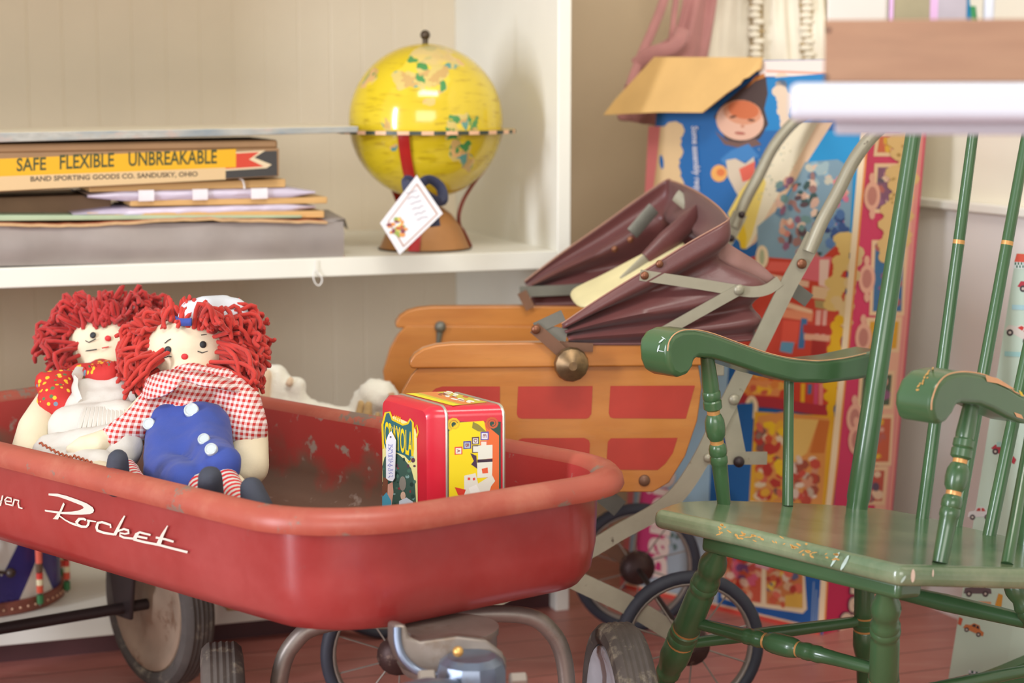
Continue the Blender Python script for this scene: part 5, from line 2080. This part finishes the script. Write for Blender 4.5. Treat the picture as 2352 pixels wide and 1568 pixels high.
def floral():
    k = NT('floral')
    v = k.n('ShaderNodeTexVoronoi')
    v.inputs['Scale'].default_value = 115
    k.l(k.pos(), v.inputs['Vector'])
    dot = k.math('LESS_THAN', v.outputs['Distance'], .33)
    sc = k.n('ShaderNodeSeparateColor')
    k.l(v.outputs['Color'], sc.inputs[0])
    pal = k.n('ShaderNodeValToRGB')
    pal.color_ramp.interpolation = 'CONSTANT'
    k.l(sc.outputs[0], pal.inputs[0])
    el = pal.color_ramp.elements
    cs = [(0, (232, 180, 40)), (.45, (110, 130, 150)), (.62, (84, 110, 70)), (.8, (236, 190, 60))]
    while len(el) < 4:
        el.new(.5)
    for e, (p, c) in zip(el, cs):
        e.position = p
        e.color = rgb(c)
    k.col(k.mix(dot, rgb((188, 42, 38)), pal.outputs[0]))
    k.b.inputs['Roughness'].default_value = .8


floral()


def on_ball(px, py, c, r):
    """front point of an axis-aligned ellipsoid under a pixel"""
    v = ray(px, py)
    iv = V((1 / r[0], 1 / r[1], 1 / r[2]))
    o = V([(CAM[i] - c[i]) * iv[i] for i in range(3)])
    d = V([v[i] * iv[i] for i in range(3)])
    a, b, cc = d.dot(d), 2 * o.dot(d), o.dot(o) - 1
    D = max(b * b - 4 * a * cc, 0)
    t = (-b - math.sqrt(D)) / (2 * a)
    p = CAM + v * t
    n = V([(p[i] - c[i]) * iv[i] ** 2 for i in range(3)]).normalized()
    return p, n


def hair(name, par, m, c, r, lobes, n, seed, r0=.0031):
    """looped yarn: each strand leaves the scalp and flops into one of the bunches (px, py, Z, rx, ry, rz, weight)"""
    rd = random.Random(seed)
    mb = MB()
    ws = [l[6] for l in lobes]
    for i in range(n):
        l = rd.choices(lobes, ws)[0]
        while True:
            u = [rd.uniform(-1, 1) for _ in range(3)]
            if sum(x * x for x in u) < 1:
                break
        e = at(l[0] + u[0] * l[3], l[1] + u[1] * l[4], l[2]) + V((0, u[2] * l[5], 0))
        d = (e - c).normalized()
        d = (d + V((rd.uniform(-.35, .35), rd.uniform(-.1, .35), rd.uniform(-.1, .5)))).normalized()
        root = c + V((d.x * r[0], d.y * r[1], d.z * r[2])) * .98
        mid = root.lerp(e, .5) + d * rd.uniform(.004, .022) + V((rd.uniform(-.01, .01), rd.uniform(-.012, .012), rd.uniform(-.004, .012)))
        tip = e + V((rd.uniform(-.008, .008), rd.uniform(-.008, .008), rd.uniform(-.014, .006)))
        mb.tube(crom([root, mid, e, tip], 3), [r0] * 9 + [r0 * .75], m, 6)
    return mb.build(name, par, smooth=70)


def disc(name, par, p, n, r, m, h=.002, flat=None):
    mb = MB()
    mb.dome(p, n, r, h, m, 12)
    return mb.build(name, par)


def face(par, c, r, eyes, nose, mouth, lash, er):
    for x, y in eyes:
        p, n = on_ball(x, y, c, r)
        disc('eye', par, p, n, er, 'stitch_black', .0018)
    for pts in lash:
        mb = MB()
        mb.tube([on_ball(x, y, c, r)[0] for x, y in pts], .0007, 'stitch_black', 5)
        mb.build('lash_stitch', par)
    p, n = on_ball(*nose, c, r)
    mb = MB()
    mb.ball(p, (.0046, .0018, .0042), 'stitch_red', nu=10, nv=6)
    mb.build('nose', par)
    for pts, m in mouth:
        mb = MB()
        mb.tube([on_ball(x, y, c, r)[0] for x, y in pts], .0009, m, 5)
        mb.build('mouth_stitch', par)


# ---- the doll in gingham, leaning on the far side of the wagon
Zb = 2.44
cB_ = at(432, 800, 2.47)
rB = V((.052, .044, .046))
doll = thing('rag_doll', 'red haired rag doll in blue trousers, gingham shirt and white cap', 'doll', onz(440, 1165, .335))
body = blob('doll_body', doll, 'doll_skin', [
    cap((432, 800, 2.47, 78), (434, 800, 2.47, 78)), cap((405, 802, 2.47, 70), (462, 798, 2.47, 70)),
    cap((432, 850, 2.47, 40), (440, 900, 2.44, 60)), cap((440, 900, 2.44, 70), (440, 1060, 2.36, 80)),
    cap((545, 905, 2.42, 40), (572, 985, 2.38, 46)), cap((572, 985, 2.38, 46), (574, 1070, 2.34, 47)), cap((560, 1040, 2.34, 30), (566, 1084, 2.33, 32)),
    cap((345, 930, 2.40, 36), (270, 1005, 2.33, 30)), cap((270, 1005, 2.33, 31), (190, 1030, 2.31, 30)), cap((225, 1020, 2.31, 26), (165, 1032, 2.31, 17)),
    cap((470, 1080, 2.30, 34), (540, 1110, 2.20, 26)), cap((540, 1110, 2.20, 26), (576, 1160, 2.13, 24)),
    cap((400, 1080, 2.30, 34), (470, 1130, 2.20, 26)), cap((470, 1130, 2.2, 26), (484, 1165, 2.14, 24))], .0055, 6)
face(body, cB_, rB, ((385, 803), (467, 791)), (424, 819), (([(440, 842), (460, 841), (480, 836)], 'stitch_black'), ([(414, 846), (432, 843)], 'stitch_red'), ([(478, 836), (480, 842)], 'stitch_black')), ([(370, 818), (378, 821), (386, 818), (394, 819)], [(454, 806), (464, 810), (474, 807), (482, 804)], [(462, 769), (472, 768), (482, 770)], [(378, 788), (386, 781), (392, 778)]), .0048)
shirt = blob('shirt', doll, 'gingham', [
    cap((440, 905, 2.43, 74), (436, 985, 2.38, 92)), cap((400, 912, 2.42, 58), (480, 900, 2.42, 58)),
    cap((510, 895, 2.41, 52), (552, 935, 2.38, 54)), cap((552, 935, 2.38, 54), (568, 985, 2.36, 50)),
    cap((370, 915, 2.40, 46), (330, 965, 2.36, 42)), cap((330, 965, 2.36, 42), (258, 1010, 2.325, 35))], .005, 5, .0012, 70)
mb = MB()
ringp = []
for i in range(25):
    q = PI * (1.12 + 1.8 * i / 24 - .9 - .22)
    ringp.append((math.cos(q), math.sin(q)))
pts_in = [(338, 872, 2.40), (352, 862, 2.375), (380, 852, 2.36), (408, 850, 2.355), (424, 856, 2.35), (432, 856, 2.35), (450, 852, 2.355), (490, 862, 2.36), (530, 872, 2.38), (555, 882, 2.41)]
pts_out = [(328, 912, 2.37), (345, 916, 2.345), (378, 908, 2.33), (405, 890, 2.325), (420, 874, 2.335), (436, 876, 2.335), (460, 885, 2.325), (500, 890, 2.33), (540, 898, 2.35), (562, 902, 2.38)]
a = crom([at(*p) for p in pts_in], 4)
b = crom([at(*p) for p in pts_out], 4)
mb.grid([a, [p.lerp(q, .5) - V((0, .008, 0)) for p, q in zip(a, b)], b], 'gingham')
mb.build('collar', shirt, solid=.003, smooth=70)
pants = blob('trousers', doll, 'doll_blue', [
    cap((432, 1000, 2.37, 90), (425, 1080, 2.31, 92)), cap((390, 985, 2.36, 60), (385, 1090, 2.28, 56)),
    cap((385, 1090, 2.28, 58), (430, 1112, 2.20, 50)), cap((470, 985, 2.35, 66), (478, 1040, 2.29, 62)),
    cap((478, 1045, 2.28, 54), (512, 1066, 2.2, 46))], .005, 6, .0022, 26)
for x, y, r in ((440, 943, .0095), (343, 974, .008), (469, 1010, .0075), (486, 1033, .0078)):
    # sew each button on the cloth in front of it
    v = ray(x, y)
    hit = None
    for o_ in (pants, shirt):
        ok, p, n, _ = o_.ray_cast(CAM, v.normalized())
        if ok and (hit is None or (p - CAM).length < (hit[0] - CAM).length):
            hit = (p, n)
    if hit is None:
        continue
    mb = MB()
    p, n = hit
    p = p - v.normalized() * .004
    n = (n * .5 + V((0, -1.2, .5))).normalized()
    mb.lathe(p - n * .001, p + n * .0045, [(0, r), (.6, r), (.9, r * .93), (1, r * .8), (.8, r * .62), (.78, .0004)], 'button', n=20)
    mb.build('button', pants, smooth=30)
hair('yarn_hair', doll, 'yarn', cB_, rB * 1.0, [(304, 822, 2.475, 38, 80, .04, 3), (340, 748, 2.49, 55, 36, .04, 2), (582, 800, 2.475, 46, 92, .04, 3.4), (556, 742, 2.47, 52, 32, .05, 2), (420, 736, 2.45, 60, 10, .02, .8), (490, 738, 2.42, 34, 22, .02, .9), (578, 868, 2.42, 34, 36, .03, 1.5), (312, 880, 2.42, 30, 28, .03, 1.2)], 330, 21)
capb = blob('sailor_cap', doll, 'cap_cloth', [cap((438, 716, 2.455, 28), (540, 712, 2.49, 30)), cap((470, 712, 2.46, 34), (512, 710, 2.49, 34)), cap((426, 724, 2.445, 19), (556, 724, 2.48, 20))], .0045, 4)
mb = MB()
P = [at(*p) for p in ((402, 740, 2.455), (412, 748, 2.435), (440, 748, 2.42), (470, 748, 2.425), (500, 752, 2.44))]
P = crom(P[:3], 4)
mb.grid([P, [p + UP * .010 for p in P]], 'doll_blue')
mb.build('cap_band', capb, solid=.002)


def stocking(par, a, b, w0, w1, n=13):
    A, ra = pc(*a, w0)
    B, rb = pc(*b, w1)
    mb = MB()
    prof = []
    ms = []
    for i in range(n * 2 + 1):
        t = i / (n * 2)
        prof.append((t, ra + (rb - ra) * t))
        ms.append('stitch_red' if i % 2 else 'apron_cloth')
    mb.lathe(A, B, prof, 'apron_cloth', n=18, ms=ms)
    return mb.build('striped_stocking', par, smooth=50)


def shoe(par, toe, heel, r0, r1):
    o = blob('shoe', par, 'shoe_cloth', [cap(toe + (r0,), heel + (r1,))], .004, 4)
    return o


stocking(doll, (500, 1072, 2.22), (560, 1170, 2.12), 31, 29)
stocking(doll, (452, 1105, 2.2), (478, 1170, 2.13), 29, 27, 8)
shoe(doll, (483, 1098, 2.105), (484, 1165, 2.125), 30, 35)
shoe(doll, (578, 1122, 2.105), (592, 1168, 2.10), 29, 38)

# ---- the doll in the apron, behind at the rear corner
cA = at(248, 792, 2.60)
rA = V((.050, .044, .047))
dolla = thing('rag_doll', 'red haired rag doll in white apron and flowered dress, half behind the other doll', 'doll', onz(200, 1140, .335))
bodyA = blob('doll_body', dolla, 'doll_skin', [
    cap((225, 792, 2.60, 70), (270, 790, 2.60, 70)), cap((245, 850, 2.58, 40), (235, 890, 2.55, 60)), cap((235, 890, 2.55, 66), (215, 1040, 2.42, 76)),
    cap((120, 920, 2.50, 38), (85, 985, 2.45, 46)), cap((85, 985, 2.45, 46), (66, 1050, 2.40, 46)), cap((300, 910, 2.52, 36), (330, 990, 2.5, 36)),
    cap((160, 1060, 2.40, 40), (235, 1085, 2.25, 28)), cap((235, 1085, 2.25, 28), (270, 1110, 2.2, 24)), cap((230, 1060, 2.4, 40), (300, 1085, 2.28, 26))], .0055, 6)
face(bodyA, cA, rA, ((213, 769), (296, 752)), (248, 777), (([(196, 806), (208, 804), (222, 802)], 'stitch_black'), ([(234, 799), (250, 796)], 'stitch_red')), ([(196, 782), (204, 786), (212, 782), (220, 778)],), .0045)
dress = blob('dress', dolla, 'floral', [
    cap((235, 865, 2.55, 44), (245, 870, 2.55, 44)), cap((190, 880, 2.53, 48), (290, 875, 2.53, 48)), cap((235, 890, 2.54, 62), (228, 930, 2.5, 72)),
    cap((140, 890, 2.50, 44), (130, 925, 2.47, 48)), cap((110, 880, 2.49, 32), (150, 945, 2.46, 32)), cap((310, 900, 2.52, 40), (320, 930, 2.52, 42))], .005, 5, .0016, 60)
mb = MB()
cu = crom([at(*p) for p in ((182, 856, 2.51), (205, 846, 2.485), (235, 840, 2.475), (262, 836, 2.475), (285, 838, 2.49))], 5)
rows = [[p + UP * (.0045 if (i % 2) else -.0015) for i, p in enumerate(cu)], [p - UP * .014 - V((0, .008, 0)) for p in cu], [p - UP * .026 - V((0, .004, 0)) for p in cu]]
mb.grid(rows, 'floral')
mb.build('dress_collar', dress, solid=.0025, smooth=60)
apron = blob('apron', dolla, 'apron_cloth', [
    cap((200, 900, 2.48, 34), (275, 892, 2.48, 34)), cap((190, 925, 2.47, 36), (290, 920, 2.47, 36)),
    cap((190, 945, 2.46, 48), (285, 935, 2.46, 46)), cap((160, 985, 2.43, 54), (280, 975, 2.42, 60)), cap((120, 1040, 2.38, 46), (270, 1030, 2.34, 60)), cap((110, 1060, 2.36, 38), (230, 1075, 2.28, 44))], .005, 4, .0022, 34)
for x in (172, 296):
    mb = MB()
    mb.tube(crom([at(x + 10, 925, 2.435), at(x, 893, 2.452), at(x + 4, 866, 2.475), at(x + 14, 846, 2.51)], 4), .0075, 'apron_cloth', 8, flat=((0, 1, .4), .35))
    mb.build('apron_strap', apron)
mb = MB()
for j in range(13):
    x = 196 + j * 9
    mb.tube([at(x, 938, 2.405), at(x - 3 + (x - 235) * .1, 962, 2.382), at(x - 6 + (x - 235) * .3, 1000, 2.37)], [.0035, .0042, .002], 'apron_cloth', 6)
mb.build('gathers', apron)
mb = MB()
z_ = []
for i in range(41):
    t = i / 40
    x = 76 + 190 * t
    y = 1007 + 66 * t ** 1.1 + (16 * math.sin(PI * min(1, t * 1.3)) if t < .5 else 10)
    z_.append((x, y + (2.5 if i % 2 else -2.5)))
P = []
for x, y in z_:
    ok, p, n, _ = apron.ray_cast(CAM, ray(x, y).normalized())
    if ok:
        P.append(p - ray(x, y).normalized() * .001)
if len(P) > 3:
    mb.tube(P, .0014, 'rickrack', 6)
    mb.build('hem_braid', apron)
hair('yarn_hair', dolla, 'yarn_dark', cA, rA, [(130, 790, 2.60, 48, 60, .05, 3), (165, 725, 2.61, 52, 34, .05, 2.2), (240, 706, 2.61, 62, 26, .05, 2.4), (325, 708, 2.61, 60, 34, .05, 2.4), (150, 842, 2.57, 36, 22, .03, 1.2), (360, 770, 2.6, 36, 60, .04, 1.2), (245, 735, 2.57, 60, 10, .01, 1)], 330, 22)
stocking(dolla, (290, 1076, 2.28), (316, 1110, 2.2), 24, 22, 6)
shoe(dolla, (271, 1056, 2.19), (268, 1110, 2.2), 26, 33)

# ---------------------------------------------------------------- plush toy on a carton behind the wagon
mat('plush_white', (236, 232, 216), .95, var=.05, scale=40, bump=.5, bscale=260, sheen=.5)
mat('plush_peach', (232, 204, 170), .9, var=.05, scale=40, bump=.3, bscale=300, sheen=.3)
mat('plush_tan', (190, 158, 106), .9, var=.12, scale=30, bump=.4, bscale=260, sheen=.3)
ZP = 2.93
pl_ = thing('plush_dog', 'white plush dog with tan ears lying on its back behind the wagon', 'plush toy', at(740, 985, ZP))
pb_ = blob('plush_body', pl_, 'plush_white', [
    cap((632, 868, ZP, 34), (636, 930, ZP, 36)), cap((640, 900, ZP + .02, 30), (650, 960, ZP + .02, 40)),
    cap((683, 884, ZP - .01, 22), (680, 930, ZP, 26)),
    cap((676, 952, ZP, 44), (750, 968, ZP, 42)), cap((750, 968, ZP, 42), (835, 984, ZP, 36)),
    cap((860, 906, ZP - .01, 38), (874, 912, ZP - .01, 42)), cap((826, 930, ZP, 24), (832, 980, ZP, 28)), cap((840, 925, ZP, 36), (850, 990, ZP, 40)), cap((900, 930, ZP, 30), (895, 985, ZP, 36))], .006, 4, .0024, 120)
for a, b in (((608, 862, ZP - .022, 18), (600, 925, ZP - .020, 22)), ((668, 872, ZP - .026, 9), (664, 880, ZP - .026, 10))):
    blob('paw_pad', pl_, 'plush_peach', [cap(a, b)], .004, 3)
for a, b in (((829, 928, ZP - .040, 10), (819, 985, ZP - .035, 14)), ((846, 930, ZP - .046, 11), (842, 985, ZP - .045, 15)), ((868, 950, ZP - .05, 8), (866, 985, ZP - .05, 12))):
    blob('ear', pl_, 'plush_tan', [cap(a, b)], .004, 3, .001, 80)
mat('kraft_card', (176, 136, 92), .7, var=.06)
zc_ = zB + .0355
mb = MB()
c0 = V((-.455, 2.905, zc_))
mb.prism([c0, c0 + U * .16, c0 + U * .16 + W * .24, c0 + W * .24], UP * (at(700, 1030, ZP).z - zc_), 'kraft_card')
tag(mb.build('support_carton', None, smooth=0, bevel=.002), 'plain brown carton under the white plush dog, hidden behind the wagon', 'carton')
# ---------------------------------------------------------------- light, camera
w = bpy.data.worlds.new('room_light')
SC.world = w
w.use_nodes = True
bgn = w.node_tree.nodes['Background']
bgn.inputs[0].default_value = (1.0, .975, .95, 1)
bgn.inputs[1].default_value = .84


def area(name, loc, to, sx, sy, e, c):
    L = bpy.data.lights.new(name, 'AREA')
    L.shape = 'RECTANGLE'
    L.size, L.size_y = sx, sy
    L.energy = e
    L.color = c
    o = bpy.data.objects.new(name, L)
    COL.objects.link(o)
    o.location = loc
    d = V(to) - V(loc)
    o.rotation_euler = d.to_track_quat('-Z', 'Y').to_euler()
    return o


area('window_light', (-3.9, -.75, 1.3), (0, 2.5, .6), .42, 2.6, 240, (.86, .9, 1))
area('ceiling_light', (.2, .6, 3.2), (.1, 2.5, 0), 1.6, .5, 62, (1, .95, .86))
area('shop_window_light', (.3, -5.6, 2.2), (.3, 2.8, .6), 4.5, 2.4, 265, (1, .97, .92))
cd = bpy.data.cameras.new('camera')
cd.sensor_width = 36
cd.sensor_fit = 'HORIZONTAL'
cd.lens = F / 2352 * 36
cd.clip_start = .05
cd.dof.use_dof = True
cd.dof.focus_distance = 2.32
cd.dof.aperture_fstop = 3.9
co = bpy.data.objects.new('camera', cd)
COL.objects.link(co)
co.location = CAM
co.rotation_euler = (PI / 2 - TH, 0, 0)
SC.camera = co
SC.view_settings.view_transform = 'Standard'
SC.view_settings.look = 'None'
SC.view_settings.exposure = -0.33
SC.view_settings.gamma = 1
SC.view_settings.use_curve_mapping = False
